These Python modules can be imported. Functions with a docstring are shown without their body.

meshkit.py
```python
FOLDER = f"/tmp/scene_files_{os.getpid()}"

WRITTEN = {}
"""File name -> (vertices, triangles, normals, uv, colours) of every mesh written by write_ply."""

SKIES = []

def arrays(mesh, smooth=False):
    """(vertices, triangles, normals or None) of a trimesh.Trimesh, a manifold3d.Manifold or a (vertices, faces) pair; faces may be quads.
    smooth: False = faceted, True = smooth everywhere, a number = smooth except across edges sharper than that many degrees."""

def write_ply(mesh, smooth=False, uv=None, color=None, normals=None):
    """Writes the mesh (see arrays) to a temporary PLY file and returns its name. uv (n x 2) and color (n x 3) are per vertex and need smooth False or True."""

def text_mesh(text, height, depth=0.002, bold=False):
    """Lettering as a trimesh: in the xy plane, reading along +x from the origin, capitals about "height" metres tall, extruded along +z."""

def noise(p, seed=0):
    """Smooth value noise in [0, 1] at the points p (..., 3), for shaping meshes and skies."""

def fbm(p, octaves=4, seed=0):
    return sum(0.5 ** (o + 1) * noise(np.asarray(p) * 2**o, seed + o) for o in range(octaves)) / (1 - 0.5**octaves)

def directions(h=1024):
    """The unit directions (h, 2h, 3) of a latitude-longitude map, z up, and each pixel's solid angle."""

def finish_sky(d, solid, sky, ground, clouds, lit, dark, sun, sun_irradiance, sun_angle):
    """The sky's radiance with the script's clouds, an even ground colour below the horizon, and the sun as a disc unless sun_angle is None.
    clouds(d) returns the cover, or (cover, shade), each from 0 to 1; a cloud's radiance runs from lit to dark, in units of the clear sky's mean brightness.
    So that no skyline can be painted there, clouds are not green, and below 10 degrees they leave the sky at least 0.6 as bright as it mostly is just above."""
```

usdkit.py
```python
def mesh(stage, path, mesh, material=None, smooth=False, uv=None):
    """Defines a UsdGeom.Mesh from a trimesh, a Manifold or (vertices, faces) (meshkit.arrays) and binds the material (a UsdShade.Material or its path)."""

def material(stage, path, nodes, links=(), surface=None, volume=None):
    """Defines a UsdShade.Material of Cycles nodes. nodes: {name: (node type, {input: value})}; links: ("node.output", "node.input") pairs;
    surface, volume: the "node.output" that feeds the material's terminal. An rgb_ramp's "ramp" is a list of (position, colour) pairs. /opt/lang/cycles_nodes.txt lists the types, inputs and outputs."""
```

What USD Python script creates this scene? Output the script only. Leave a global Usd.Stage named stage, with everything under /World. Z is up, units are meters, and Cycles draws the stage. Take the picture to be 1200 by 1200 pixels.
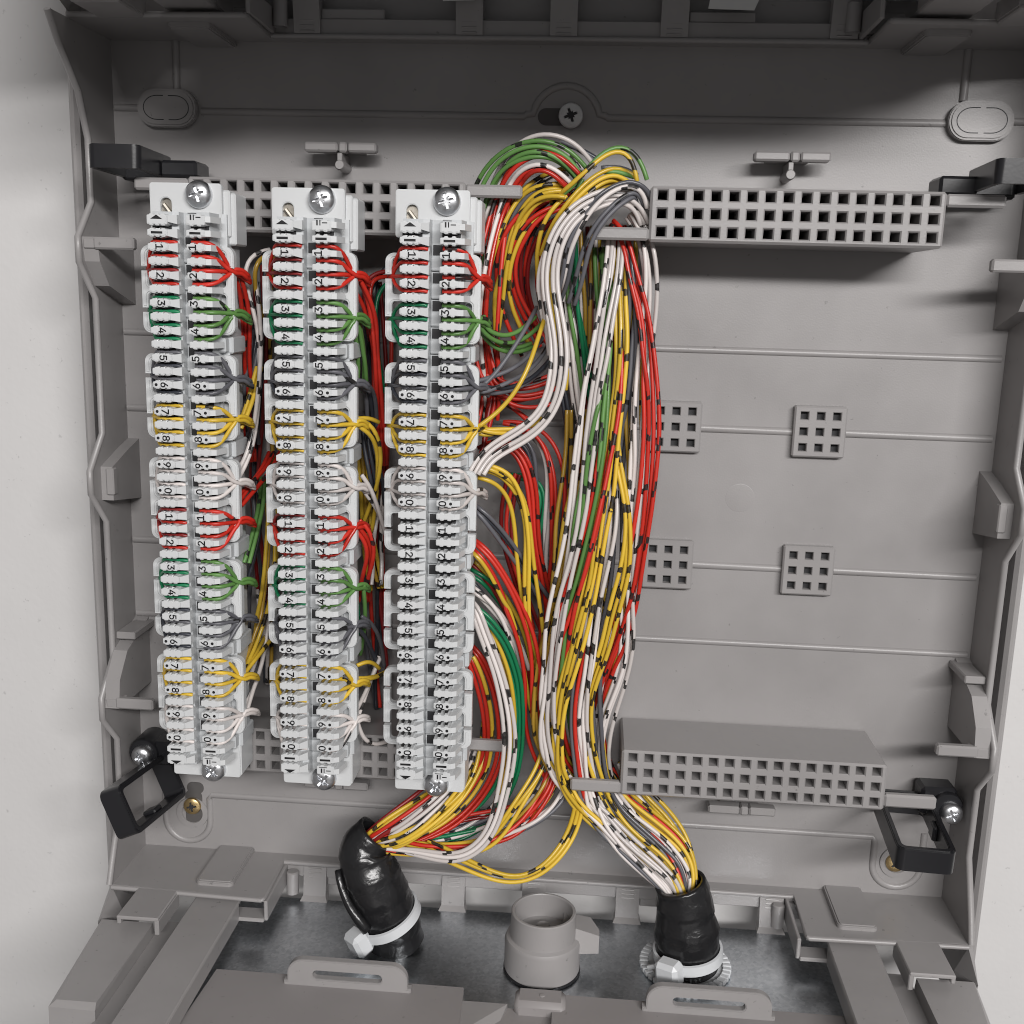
import math, random
import numpy as np
import trimesh
import manifold3d as m3
from scipy.interpolate import CubicSpline
from scipy.spatial import cKDTree
from scipy.spatial.transform import Rotation as Rot
from shapely.geometry import Polygon, Point, LineString, box as sbox
from shapely import affinity, union_all
from pxr import Usd, UsdGeom, UsdLux, UsdShade, Gf, Sdf
import usdkit, meshkit

# Frame used below: u to the right, v up, w out of the wall towards the viewer, in millimetres.
# World (metres, z up): x = u, y = -w, z = v.
stage = Usd.Stage.CreateInMemory()
UsdGeom.SetStageUpAxis(stage, 'Z'); UsdGeom.SetStageMetersPerUnit(stage, 1.0)
UsdGeom.Xform.Define(stage, '/World'); UsdGeom.Scope.Define(stage, '/World/Looks')
A = np.array([[1, 0, 0], [0, 0, -1], [0, 1, 0]], float)
def W(p): return (np.asarray(p, float) * 0.001) @ A.T

# ---------------------------------------------------------------- camera
CR = Rot.from_rotvec([0.19792265, -0.07598592, -0.03535411]).as_matrix()
CT = np.array([128.7289, 42.9715, -471.5644]); FPX = 1250.0
CC = -CR.T @ CT
cam = UsdGeom.Camera.Define(stage, '/World/camera')
m = np.eye(4)
for i in range(3): m[i, :3] = A @ CR[i]
m[3, :3] = W(CC)
cam.AddTransformOp().Set(Gf.Matrix4d(*m.ravel().tolist()))
cam.CreateHorizontalApertureAttr(36.0); cam.CreateVerticalApertureAttr(36.0)
cam.CreateFocalLengthAttr(36.0 * FPX / 1200.0); cam.CreateClippingRangeAttr(Gf.Vec2f(0.01, 100))
cam.CreateExposureAttr(0.1)
def at(px, py, w):
    d = CR.T @ np.array([(px - 600) / FPX, -(py - 600) / FPX, -1.0])
    return CC + d * (w - CC[2]) / d[2]

# ---------------------------------------------------------------- light: one long ceiling lamp up in front, a dim room
def look_at(prim, pos, target):
    z = W(pos) - W(target); z /= np.linalg.norm(z)
    x = np.cross([0, 0, 1.0], z) if abs(z[2]) < .99 else np.array([1.0, 0, 0]); x /= np.linalg.norm(x)
    y = np.cross(z, x); q = np.eye(4); q[0, :3], q[1, :3], q[2, :3], q[3, :3] = x, y, z, W(pos)
    prim.AddTransformOp().Set(Gf.Matrix4d(*q.ravel().tolist()))
lamp = UsdLux.RectLight.Define(stage, '/World/ceiling_lamp')
lamp.CreateWidthAttr(1.7); lamp.CreateHeightAttr(0.15); lamp.CreateIntensityAttr(66.0)
lamp.CreateColorAttr(Gf.Vec3f(1.0, 0.98, 0.968)); look_at(lamp, (540, 760, 1900), (-60, -20, 0))
lamp2 = UsdLux.RectLight.Define(stage, '/World/second_ceiling_lamp')
lamp2.CreateWidthAttr(0.9); lamp2.CreateHeightAttr(0.5); lamp2.CreateIntensityAttr(1.8)
lamp2.CreateColorAttr(Gf.Vec3f(1.0, 0.97, 0.95)); look_at(lamp2, (900, 1300, 1500), (-100, -50, 0))
dome = UsdLux.DomeLight.Define(stage, '/World/room_light')
room = usdkit.material(stage, '/World/Looks/room', {'b': ('background_shader', {'color': (1.0, 0.97, 0.96), 'strength': 0.19})}, surface='b.background')
UsdShade.MaterialBindingAPI.Apply(dome.GetPrim()).Bind(room)

# ---------------------------------------------------------------- materials
def plastic(name, col, rough=0.42, bump=0.12, scale=900, var=0.06, spec=0.4, dirt=0.0):
    n = {'g': ('geometry', {}), 'n1': ('noise_texture', {'scale': 22.0, 'detail': 4.0}), 'n2': ('noise_texture', {'scale': float(scale), 'detail': 2.0}),
         'r': ('rgb_ramp', {'ramp': [(0.25, tuple(c * (1 - var) for c in col)), (0.75, tuple(min(1, c * (1 + var)) for c in col))]}),
         'rr': ('map_range', {'from_min': 0.3, 'from_max': 0.7, 'to_min': rough - .05, 'to_max': rough + .07}),
         'b': ('bump', {'strength': bump, 'distance': 0.0003}),
         'p': ('principled_bsdf', {'specular_ior_level': spec})}
    l = [('g.position', 'n1.vector'), ('g.position', 'n2.vector'), ('n1.fac', 'r.fac'), ('n2.fac', 'b.height'), ('b.normal', 'p.normal'),
         ('n1.fac', 'rr.value'), ('rr.result', 'p.roughness')]
    if dirt:
        n['s'] = ('noise_texture', {'scale': 260.0, 'detail': 3.0, 'roughness': 0.7})
        n['sr'] = ('rgb_ramp', {'ramp': [(0.675, (0, 0, 0)), (0.73, (1, 1, 1))]})
        n['m'] = ('mix', {'color2': tuple(c * .45 for c in col)})
        n['mm'] = ('math', {'math_type': 'multiply', 'value2': dirt})
        l += [('g.position', 's.vector'), ('s.fac', 'sr.fac'), ('sr.color', 'mm.value1'), ('mm.value', 'm.fac'), ('r.color', 'm.color1'), ('m.color', 'p.base_color')]
    else:
        l += [('r.color', 'p.base_color')]
    return usdkit.material(stage, '/World/Looks/' + name, n, l, surface='p.BSDF')
M = {}
M['gray'] = plastic('warm_gray_plastic', (0.262, 0.251, 0.249), 0.36, 0.14, 1400, 0.085, 0.5, dirt=0.6)
M['gray_b'] = plastic('warm_gray_plastic_cover', (0.245, 0.230, 0.228), 0.48, 0.14, 1400, 0.04, 0.35, dirt=0.4)
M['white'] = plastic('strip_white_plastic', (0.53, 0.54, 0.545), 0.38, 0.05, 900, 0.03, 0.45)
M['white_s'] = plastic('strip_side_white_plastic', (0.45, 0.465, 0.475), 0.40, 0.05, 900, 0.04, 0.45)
M['wall'] = plastic('painted_wall', (0.54, 0.532, 0.528), 0.7, 0.35, 320, 0.02, 0.2, dirt=0.35)
M['black'] = plastic('black_plastic', (0.012, 0.012, 0.014), 0.3, 0.05, 900, 0.1, 0.5)
M['ink'] = plastic('black_print', (0.012, 0.012, 0.013), 0.5, 0.0, 900, 0.05, 0.3)
M['recess'] = plastic('keyhole_recess', (0.085, 0.08, 0.078), 0.5, 0.05, 900, 0.1, 0.3)
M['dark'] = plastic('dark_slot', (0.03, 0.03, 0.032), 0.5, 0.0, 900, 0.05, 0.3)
M['nylon'] = usdkit.material(stage, '/World/Looks/nylon', {'g': ('geometry', {}), 'n': ('noise_texture', {'scale': 300.0}), 'b': ('bump', {'strength': 0.1, 'distance': 0.0003}),
    'p': ('principled_bsdf', {'base_color': (0.56, 0.575, 0.59), 'roughness': 0.35})},
    [('g.position', 'n.vector'), ('n.fac', 'b.height'), ('b.normal', 'p.normal')], surface='p.BSDF')
M['paper'] = plastic('paper', (0.6, 0.6, 0.59), 0.7, 0.05, 600, 0.02, 0.2)
def metal(name, col, rough, scale=500.0, var=0.25, bump=0.1):
    return usdkit.material(stage, '/World/Looks/' + name, {'g': ('geometry', {}), 'n': ('noise_texture', {'scale': scale, 'detail': 3.0}),
        'r': ('rgb_ramp', {'ramp': [(0.3, tuple(c * (1 - var) for c in col)), (0.7, col)]}), 'b': ('bump', {'strength': bump, 'distance': 0.0003}),
        'p': ('principled_bsdf', {'metallic': 1.0, 'roughness': rough})},
        [('g.position', 'n.vector'), ('n.fac', 'r.fac'), ('r.color', 'p.base_color'), ('n.fac', 'b.height'), ('b.normal', 'p.normal')], surface='p.BSDF')
M['zinc'] = metal('zinc_screw', (0.74, 0.75, 0.77), 0.34)
M['dull_zinc'] = plastic('dull_zinc', (0.6, 0.6, 0.6), 0.35, 0.05, 900, 0.1, 0.8)
M['pin'] = metal('dull_pin', (0.42, 0.39, 0.34), 0.45)
M['brass'] = metal('brass_screw', (0.70, 0.52, 0.26), 0.36)
M['tin'] = metal('tin_contact', (0.78, 0.78, 0.78), 0.3)
M['steel'] = usdkit.material(stage, '/World/Looks/galvanised_steel', {'g': ('geometry', {}), 'v': ('voronoi_texture', {'scale': 800.0}), 'n': ('noise_texture', {'scale': 30.0, 'detail': 8.0, 'roughness': 0.7}),
    'mx': ('mix', {'fac': 0.4}), 'r': ('rgb_ramp', {'ramp': [(0.2, (0.52, 0.555, 0.585)), (0.8, (0.76, 0.79, 0.82))]}),
    'rr': ('map_range', {'from_min': 0.3, 'from_max': 0.7, 'to_min': 0.26, 'to_max': 0.40}), 'p': ('principled_bsdf', {'metallic': 1.0})},
    [('g.position', 'v.vector'), ('g.position', 'n.vector'), ('v.color', 'mx.color1'), ('n.color', 'mx.color2'), ('mx.color', 'r.fac'), ('r.color', 'p.base_color'), ('n.fac', 'rr.value'), ('rr.result', 'p.roughness')], surface='p.BSDF')
M['tape'] = usdkit.material(stage, '/World/Looks/black_tape', {'g': ('geometry', {}), 'n': ('noise_texture', {'scale': 120.0, 'detail': 3.0, 'distortion': 1.0}), 'b': ('bump', {'strength': 0.55, 'distance': 0.001}),
    'p': ('principled_bsdf', {'base_color': (0.012, 0.012, 0.013), 'roughness': 0.25})},
    [('g.position', 'n.vector'), ('n.fac', 'b.height'), ('b.normal', 'p.normal')], surface='p.BSDF')
WCOL = {'red': (0.47, 0.022, 0.012), 'green': (0.095, 0.215, 0.055), 'emerald': (0.006, 0.16, 0.065), 'grey': (0.10, 0.10, 0.112), 'slate': (0.033, 0.036, 0.046),
        'yellow': (0.58, 0.385, 0.035), 'ochre': (0.38, 0.23, 0.028), 'white': (0.58, 0.535, 0.515), 'maroon': (0.20, 0.01, 0.01)}
def wire_mat(col, band):
    c = WCOL[col]
    n = {'oi': ('object_info', {}), 'g': ('geometry', {}), 'nz': ('noise_texture', {'scale': 1500.0}), 'nl': ('noise_texture', {'scale': 40.0}),
         'b': ('bump', {'strength': 0.12, 'distance': 0.0002}), 'hv': ('hsv', {'color': c, 'saturation': 1.0}),
         'vr': ('map_range', {'from_min': 0.0, 'from_max': 1.0, 'to_min': 0.82, 'to_max': 1.12}),
         'gr': ('map_range', {'from_min': 0.0, 'from_max': 1.0, 'to_min': 0.24, 'to_max': 0.5}), 'p': ('principled_bsdf', {'specular_ior_level': 0.5})}
    l = [('oi.random', 'gr.value'), ('gr.result', 'p.roughness'), ('g.position', 'nz.vector'), ('nz.fac', 'b.height'), ('b.normal', 'p.normal'), ('oi.random', 'vr.value'), ('vr.result', 'hv.value')]
    if band:
        per, dash = {1: (22.0, 3.5), 2: (35.0, 4.2)}[band]
        def mth(t, **k): return ('math', {'math_type': t, **k})
        n.update({'uv': ('texture_coordinate', {}), 'sx': ('separate_xyz', {}), 'off': mth('multiply', value2=97.0), 'sc': mth('multiply_add', value2=1000.0),
                  'jn': mth('multiply', value2=26.0), 'ad': mth('add'), 'ed': ('noise_texture', {'scale': 1400.0, 'detail': 3.0}), 'em': mth('multiply', value2=2.0), 'wn': ('noise_texture', {'scale': 700.0}), 'wr': ('map_range', {'from_min': .35, 'from_max': .6, 'to_min': .93, 'to_max': 1.0, 'clamp': True}), 'mw': mth('multiply'), 'ad2': mth('add'),
                  'md': mth('floored_modulo', value2=per), 'a1': mth('less_than', value2=dash), 'a2': mth('greater_than', value2=.36),
                  'b1': mth('greater_than', value2=dash * .9), 'b2': mth('less_than', value2=dash * 1.75), 'b3': mth('less_than', value2=.62),
                  'aa': mth('multiply'), 'bb': mth('multiply'), 'bc': mth('multiply'), 'mx': mth('maximum'), 'mix': ('mix', {'color2': (0.012, 0.011, 0.011)})})
        l += [('uv.UV', 'sx.vector'), ('oi.random', 'off.value1'), ('sx.x', 'sc.value1'), ('off.value', 'sc.value3'), ('g.position', 'nl.vector'), ('nl.fac', 'jn.value1'),
              ('sc.value', 'ad.value1'), ('jn.value', 'ad.value2'), ('g.position', 'ed.vector'), ('ed.fac', 'em.value1'), ('ad.value', 'ad2.value1'), ('em.value', 'ad2.value2'), ('ad2.value', 'md.value1'),
              ('md.value', 'a1.value1'), ('sx.y', 'a2.value1'), ('a1.value', 'aa.value1'), ('a2.value', 'aa.value2'),
              ('md.value', 'b1.value1'), ('md.value', 'b2.value1'), ('sx.y', 'b3.value1'), ('b1.value', 'bb.value1'), ('b2.value', 'bb.value2'), ('bb.value', 'bc.value1'), ('b3.value', 'bc.value2'),
              ('aa.value', 'mx.value1'), ('bc.value', 'mx.value2'), ('g.position', 'wn.vector'), ('wn.fac', 'wr.value'), ('mx.value', 'mw.value1'), ('wr.result', 'mw.value2'), ('mw.value', 'mix.fac'), ('hv.color', 'mix.color1'), ('mix.color', 'p.base_color')]
    else:
        l.append(('hv.color', 'p.base_color'))
    return usdkit.material(stage, f'/World/Looks/{col}_wire' + (f'_bands_{band}' if band else ''), n, l, surface='p.BSDF')
WM = {}
def wmat(c, b):
    if (c, b) not in WM: WM[c, b] = wire_mat(c, b)
    return WM[c, b]

# ---------------------------------------------------------------- scene helpers
used = {}
def numbered(parent, name):
    k = used.get((parent, name), -1) + 1; used[parent, name] = k
    return name if k == 0 else f'{name}_{k:03d}'
def tag(p, label=None, cat=None, group=None, kind=None):
    for k, x in (('label', label), ('category', cat), ('group', group), ('kind', kind)):
        if x: p.SetCustomDataByKey(k, x)
    return p
base = {}
def thing(name, label, cat, at_uvw, group=None):
    path = '/World/' + numbered('/World', name)
    x = UsdGeom.Xform.Define(stage, path); x.AddTranslateOp().Set(Gf.Vec3d(*W(at_uvw).tolist()))
    base[path] = np.asarray(at_uvw, float); tag(x.GetPrim(), label, cat, group); return path
def VF(mesh):
    if hasattr(mesh, 'to_mesh'):
        q = mesh.to_mesh(); return np.array(q.vert_properties[:, :3], float), np.array(q.tri_verts)
    if isinstance(mesh, tuple): return np.asarray(mesh[0], float), np.asarray(mesh[1])
    return np.array(mesh.vertices), np.array(mesh.faces)
def join(ms):
    vs, fs, n = [], [], 0
    for q in ms:
        v, f = VF(q); vs.append(v); fs.append(f + n); n += len(v)
    return np.vstack(vs), np.vstack(fs)
def part(parent, name, mesh, mat, smooth=False, label=None, kind=None, uv=None):
    v, f = VF(mesh); root = '/'.join(parent.split('/')[:3])
    path = parent + '/' + numbered(parent, name)
    g = usdkit.mesh(stage, path, (W(v - base.get(root, np.zeros(3))), f), M[mat] if isinstance(mat, str) else mat, smooth=smooth, uv=uv)
    tag(g.GetPrim(), label, kind=kind); return path
def top(name, mesh, mat, label, cat, group=None, kind=None, smooth=False, uv=None):
    v, f = VF(mesh); path = '/World/' + numbered('/World', name)
    g = usdkit.mesh(stage, path, (W(v), f), M[mat] if isinstance(mat, str) else mat, smooth=smooth, uv=uv)
    tag(g.GetPrim(), label, cat, group, kind); return path
# boxes with chamfered edges
_s = np.array([(x, y, z) for x in (-1, 1) for y in (-1, 1) for z in (-1, 1)], float)
_k = np.array([np.where(np.arange(3) == a, 1.0, 0.8) * s for s in _s for a in range(3)])
_h = trimesh.convex.convex_hull(_k); _o = [int(np.argmin(((_k - p) ** 2).sum(1))) for p in _h.vertices]
_F = np.array([[_o[i] for i in f] for f in _h.faces])
def rb(u0, u1, v0, v1, w0, w1, c=0.4):
    ctr = np.array([(u0 + u1) / 2, (v0 + v1) / 2, (w0 + w1) / 2]); h = np.abs([(u1 - u0) / 2, (v1 - v0) / 2, (w1 - w0) / 2])
    c = min(c, h.min() * .9)
    V = np.array([ctr + s * (h - np.where(np.arange(3) == a, 0, c)) for s in _s for a in range(3)])
    return V, _F
def hull(pts):
    q = trimesh.convex.convex_hull(np.asarray(pts, float)); return np.array(q.vertices), np.array(q.faces)
def MF(mesh):
    v, f = VF(mesh); return m3.Manifold(m3.Mesh(np.asarray(v, np.float32), np.asarray(f, np.uint32)))
def hullm(pts): return m3.Manifold.hull_points(np.asarray(pts, float))
def extr(poly, a0, a1, axes='uvw', bevel=0.0):
    """Extrude a shapely polygon drawn in the first two axes along the third from a0 to a1."""
    out = []
    for g in getattr(poly, 'geoms', [poly]):
        if bevel:
            t = trimesh.creation.extrude_polygon(g, a1 - a0 - bevel, engine='earcut'); t2 = None
            rings_o = [np.array(g.exterior.coords)[:-1]] + [np.array(i.coords)[:-1] for i in g.interiors]
            v = np.array(t.vertices); v[:, 2] += a0
            gi = g.buffer(-bevel, join_style=2, mitre_limit=3)
            try:
                cap = []
                cs = m3.CrossSection([r if k == 0 else r for k, r in enumerate(rings_o)], m3.FillRule.EvenOdd)
                low = m3.Manifold.extrude(cs, a1 - a0 - bevel).translate((0, 0, a0))
                steps = [low]
                for k, (h, ins) in enumerate(((0.55, 0.25), (1.0, 1.0))):
                    gg = g.buffer(-bevel * ins, join_style=2, mitre_limit=3)
                    for q in getattr(gg, 'geoms', [gg]):
                        rr = [np.array(q.exterior.coords)[:-1]] + [np.array(i.coords)[:-1] for i in q.interiors]
                        steps.append(m3.Manifold.extrude(m3.CrossSection(rr, m3.FillRule.EvenOdd), (a1 - a0 - bevel) + bevel * h).translate((0, 0, a0)))
                mm = m3.Manifold.batch_boolean(steps, m3.OpType.Add); v, f = VF(mm)
            except Exception:
                f = np.array(t.faces)
        else:
            t = trimesh.creation.extrude_polygon(g, a1 - a0, engine='earcut'); v = np.array(t.vertices); v[:, 2] += a0; f = np.array(t.faces)
        out.append((v, f))
    v, f = join(out)
    order = ['uvw'.index(a) for a in axes]; V = np.empty_like(v)
    for k, o in enumerate(order): V[:, o] = v[:, k]
    if np.linalg.det(np.eye(3)[order]) < 0: f = f[:, ::-1]
    return V, f
def rrect(u0, u1, v0, v1, r, n=5): return sbox(u0 + r, v0 + r, u1 - r, v1 - r).buffer(r, quad_segs=n)
def spline(P, step=2.5, ends=None):
    P = np.asarray(P, float); d = np.r_[0, np.cumsum(np.maximum(1e-6, np.linalg.norm(np.diff(P, axis=0), axis=1) ** 0.6))]
    cs = CubicSpline(d, P, bc_type='natural'); t = np.linspace(0, d[-1], 400); q = cs(t)
    L = np.r_[0, np.cumsum(np.linalg.norm(np.diff(q, axis=0), axis=1))]; n = max(6, int(L[-1] / step))
    return cs(np.interp(np.linspace(0, L[-1], n), L, t))
def tube(P, r, sides=8, cap=True, start=None):
    P = np.asarray(P, float); n = len(P); r = np.broadcast_to(np.asarray(r, float), (n,))
    T = np.gradient(P, axis=0); T /= np.maximum(1e-9, np.linalg.norm(T, axis=1, keepdims=True))
    a = np.array([0, 0, 1.0]) if start is None else np.asarray(start, float)
    if abs(a @ T[0]) > .95: a = np.array([1.0, 0, 0])
    N = np.zeros((n, 3)); N[0] = a - (a @ T[0]) * T[0]; N[0] /= np.linalg.norm(N[0])
    for i in range(1, n):
        x = N[i - 1] - (N[i - 1] @ T[i]) * T[i]; N[i] = x / max(1e-9, np.linalg.norm(x))
    B = np.cross(T, N); th = np.arange(sides) / sides * 2 * np.pi
    V = (P[:, None] + r[:, None, None] * (np.cos(th)[None, :, None] * N[:, None] + np.sin(th)[None, :, None] * B[:, None])).reshape(-1, 3)
    i = np.arange(n - 1)[:, None] * sides + np.arange(sides)[None]; j = np.arange(n - 1)[:, None] * sides + (np.arange(sides)[None] + 1) % sides
    F = np.vstack([np.stack([i, j, j + sides], -1).reshape(-1, 3), np.stack([i, j + sides, i + sides], -1).reshape(-1, 3)])
    if cap:
        V = np.vstack([V, P[:1], P[-1:]]); c0, c1 = n * sides, n * sides + 1; k = np.arange(sides); kk = (k + 1) % sides
        F = np.vstack([F, np.stack([np.full(sides, c0), kk, k], -1), np.stack([np.full(sides, c1), (n - 1) * sides + k, (n - 1) * sides + kk], -1)])
    return V, F
def lathe(profile, n=48, center=(0, 0, 0), axis='w'):
    """profile: (radius, height) pairs from the axis's bottom to top along the axis."""
    pr = np.asarray(profile, float); th = np.arange(n) / n * 2 * np.pi
    V = np.stack([pr[:, 0][:, None] * np.cos(th), pr[:, 0][:, None] * np.sin(th), np.repeat(pr[:, 1][:, None], n, 1)], -1).reshape(-1, 3)
    F = []
    for i in range(len(pr) - 1):
        for k in range(n):
            a, b, c, d = i * n + k, i * n + (k + 1) % n, (i + 1) * n + (k + 1) % n, (i + 1) * n + k; F += [(a, b, c), (a, c, d)]
    F = np.array(F)
    if axis == 'v': V = np.stack([V[:, 0], V[:, 2], -V[:, 1]], -1)
    return V + np.asarray(center, float), F

# ---------------------------------------------------------------- the white wall behind
top('wall', rb(-900, 700, -900, 900, -40, -18, .2), 'wall', 'white painted wall behind the gray box', None, kind='structure')
C0 = -112.5                                  # the box's vertical centre line
UL, UR, VT, VB = -308.5, 83.5, 152.0, -228.5
BOX = thing('distribution_box', 'open warm gray plastic wiring box with ribbed back and perforated mounting blocks', 'wiring box', (C0, VB, -3))
# back panel and its ribs
part(BOX, 'back_panel', rb(UL - 1, UR + 1, VB - 1, VT + 1, -3, 0, .1), 'gray')
def ridge(pts, r=1.7, sink=0.55, name='rib', step=3.0, straight=False):
    P = np.array([(a, b, -r * sink + .35) for a, b in pts]); P = P if straight else spline(P, step)
    return part(BOX, name, tube(P, r, 10), 'gray', smooth=50)
for v in (27.0, -106.8):
    ridge([(UL + .5, v), (UR - 1.5, v)], straight=True)
for v in (-7.7, -70.4):
    for a, b in ((UL + .5, -66.5), (-44.5, -3.0), (19.0, UR - 1.5)): ridge([(a, v), (b, v)], 1.9, straight=True)
def arc(cx, cy, r, a0, a1, n=12): return [(cx + r * math.cos(math.radians(a0 + (a1 - a0) * i / n)), cy + r * math.sin(math.radians(a0 + (a1 - a0) * i / n))) for i in range(n + 1)]
ridge([(-269, 123.3), (-127.5, 123.3)] + [(-126.2, 124.2)] + arc(-109.4, 121.5, 14.5, 168, 12)[0:] + [(-93.0, 124.2), (-91.5, 123.2), (49, 123.2)], straight=True)
ridge([(UL + .5, 124.3), (-296, 124.3)], straight=True); ridge([(75, 124.3), (UR - 1, 124.3)], straight=True)
for s in (0, 1):
    f = (lambda u: u) if s == 0 else (lambda u: 2 * C0 - u)
    part(BOX, 'rib', tube([(f(-279.5), 132, 0), (f(-279.5), VT, 0)], 1.7, 10), 'gray', smooth=50)
    ridge([(f(u), v) for u, v in [(-297.3, -196)] + [(-297.3, -212)] + arc(-286.0, -213.5, 11.3, 180, 360, 14) + [(-274.7, -201.5), (-273.5, -199.4), (C0, -199.4)]], 1.8, straight=True)
    # knock-out pads: raised oval with a thin broken groove
    pad = rrect(-296.5 if s == 0 else 48.5, -270 if s == 0 else 75, 116, 132, 7.9, 8)
    part(BOX, 'knockout_pad', extr(pad, 0, 4.0, bevel=1.2), 'gray', smooth=40)
    c = pad.centroid; ring = affinity.scale(pad, .76, .62).exterior.buffer(.2)
    ring = ring.difference(sbox(c.x - 1.1, 100, c.x + 1.1, 140))
    part(BOX, 'knockout_groove', extr(ring, 3.98, 4.03), 'dark')
# faint moulding circle
part(BOX, 'moulding_mark', lathe([(0.01, .12), (6.3, .12), (6.6, -.1)], 40, (-25, -38.5, 0)), 'gray', smooth=True)
# perforated blocks (real square holes)
def holed(u0, u1, v0, v1, w0, w1, hu, hv, hole, depth, c=0.8, funnel=0.55):
    blk = MF(rb(u0, u1, v0, v1, w0, w1, c)); cut = []
    for a in hu:
        for b in hv:
            h = hole / 2; H = h + funnel; t = w1 - depth
            cut.append(hullm([(a + x * h, b + y * h, z) for x in (-1, 1) for y in (-1, 1) for z in (t, w1 - funnel * 1.1)]))
            cut.append(hullm([(a + x * k, b + y * k, z) for x in (-1, 1) for y in (-1, 1) for k, z in ((h, w1 - funnel * 1.1), (H, w1 + .02))]))
    return blk - m3.Manifold.batch_boolean(cut, m3.OpType.Add)
for s in (0, 1):
    u0, h0 = ((-261.5, -256.9) if s == 0 else (-73.6, -68.8)); hu = [h0 + 7 * i for i in range(16)]
    for v0, v1, hv in ((70.6, 92.0, (88.6, 81.6, 74.6)), (-167.0, -146.0, (-149.2, -156.2, -163.2))):
        part(BOX, 'mounting_block', holed(u0, u0 + 114.2, v0, v1, 0, 39, hu, hv, 3.7, 34, 1.0), 'gray', smooth=30)
for a, hc in ((-66, -62.9), (-3.0, 0.0)):
    for hv0 in (0.0, -63.0):
        hu = [hc + 7 * i for i in range(3)]; hv = [hv0 - 7 * i for i in range(3)]
        part(BOX, 'small_block', holed(hc - 4.4, hc + 18.4, hv0 - 18.3, hv0 + 4.3, 0, 4.0, hu, hv, 3.4, 3.6, .7, .35), 'gray', smooth=30)
        part(BOX, 'cavity', rb(hc - 2.2, hc + 16.2, hv0 - 16.2, hv0 + 2.2, .3, .5, .05), 'dark')  # dark sheet standing in for the shade down the holes
def bar(u0, u1, v0, v1, w0=35.2, w1=39.0): return part(BOX, 'retaining_bar', rb(u0, u1, v0, v1, w0, w1, .9), 'gray')
bar(-147.4, -124.5, 86.2, 91.2); bar(-95.7, -73.5, 71.0, 76.0); bar(40.4, 63.0, 86.4, 91.3); bar(-284, -261.4, 86.4, 91.3)
bar(-147.4, -125, -150.4, -145.3); bar(-95.7, -73.5, -166.6, -161.2); bar(40.4, 62.6, -165.3, -159.4)
for u, v, t in ((-219.5, 105.6, 1), (-31, 105.2, 1), (-31.5, -185.2, 0), (-222.8, -185.0, 0)):
    part(BOX, 'hinge_bar', join([rb(u, u + 14.5, v, v + 3.9, 9, 15, .8), rb(u + 14.8, u + 18.5, v - .2, v + 4.1, 9, 15, .8), rb(u + 18.8, u + 31, v, v + 3.9, 9, 15, .8), rb(u + 6, u + 24, v + .6, v + 3.2, 0, 10, .3)]), 'gray')
    if t: part(BOX, 'peg', join([lathe([(2.1, 0), (2.1, 14), (1.7, 14.6), (0.01, 14.6)], 20, (u + 15.2, v - 5.2, 0)), rb(u + 14.1, u + 16.3, v - 4, v - .2, 0, 14, .3)]), 'gray', smooth=40)
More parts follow.
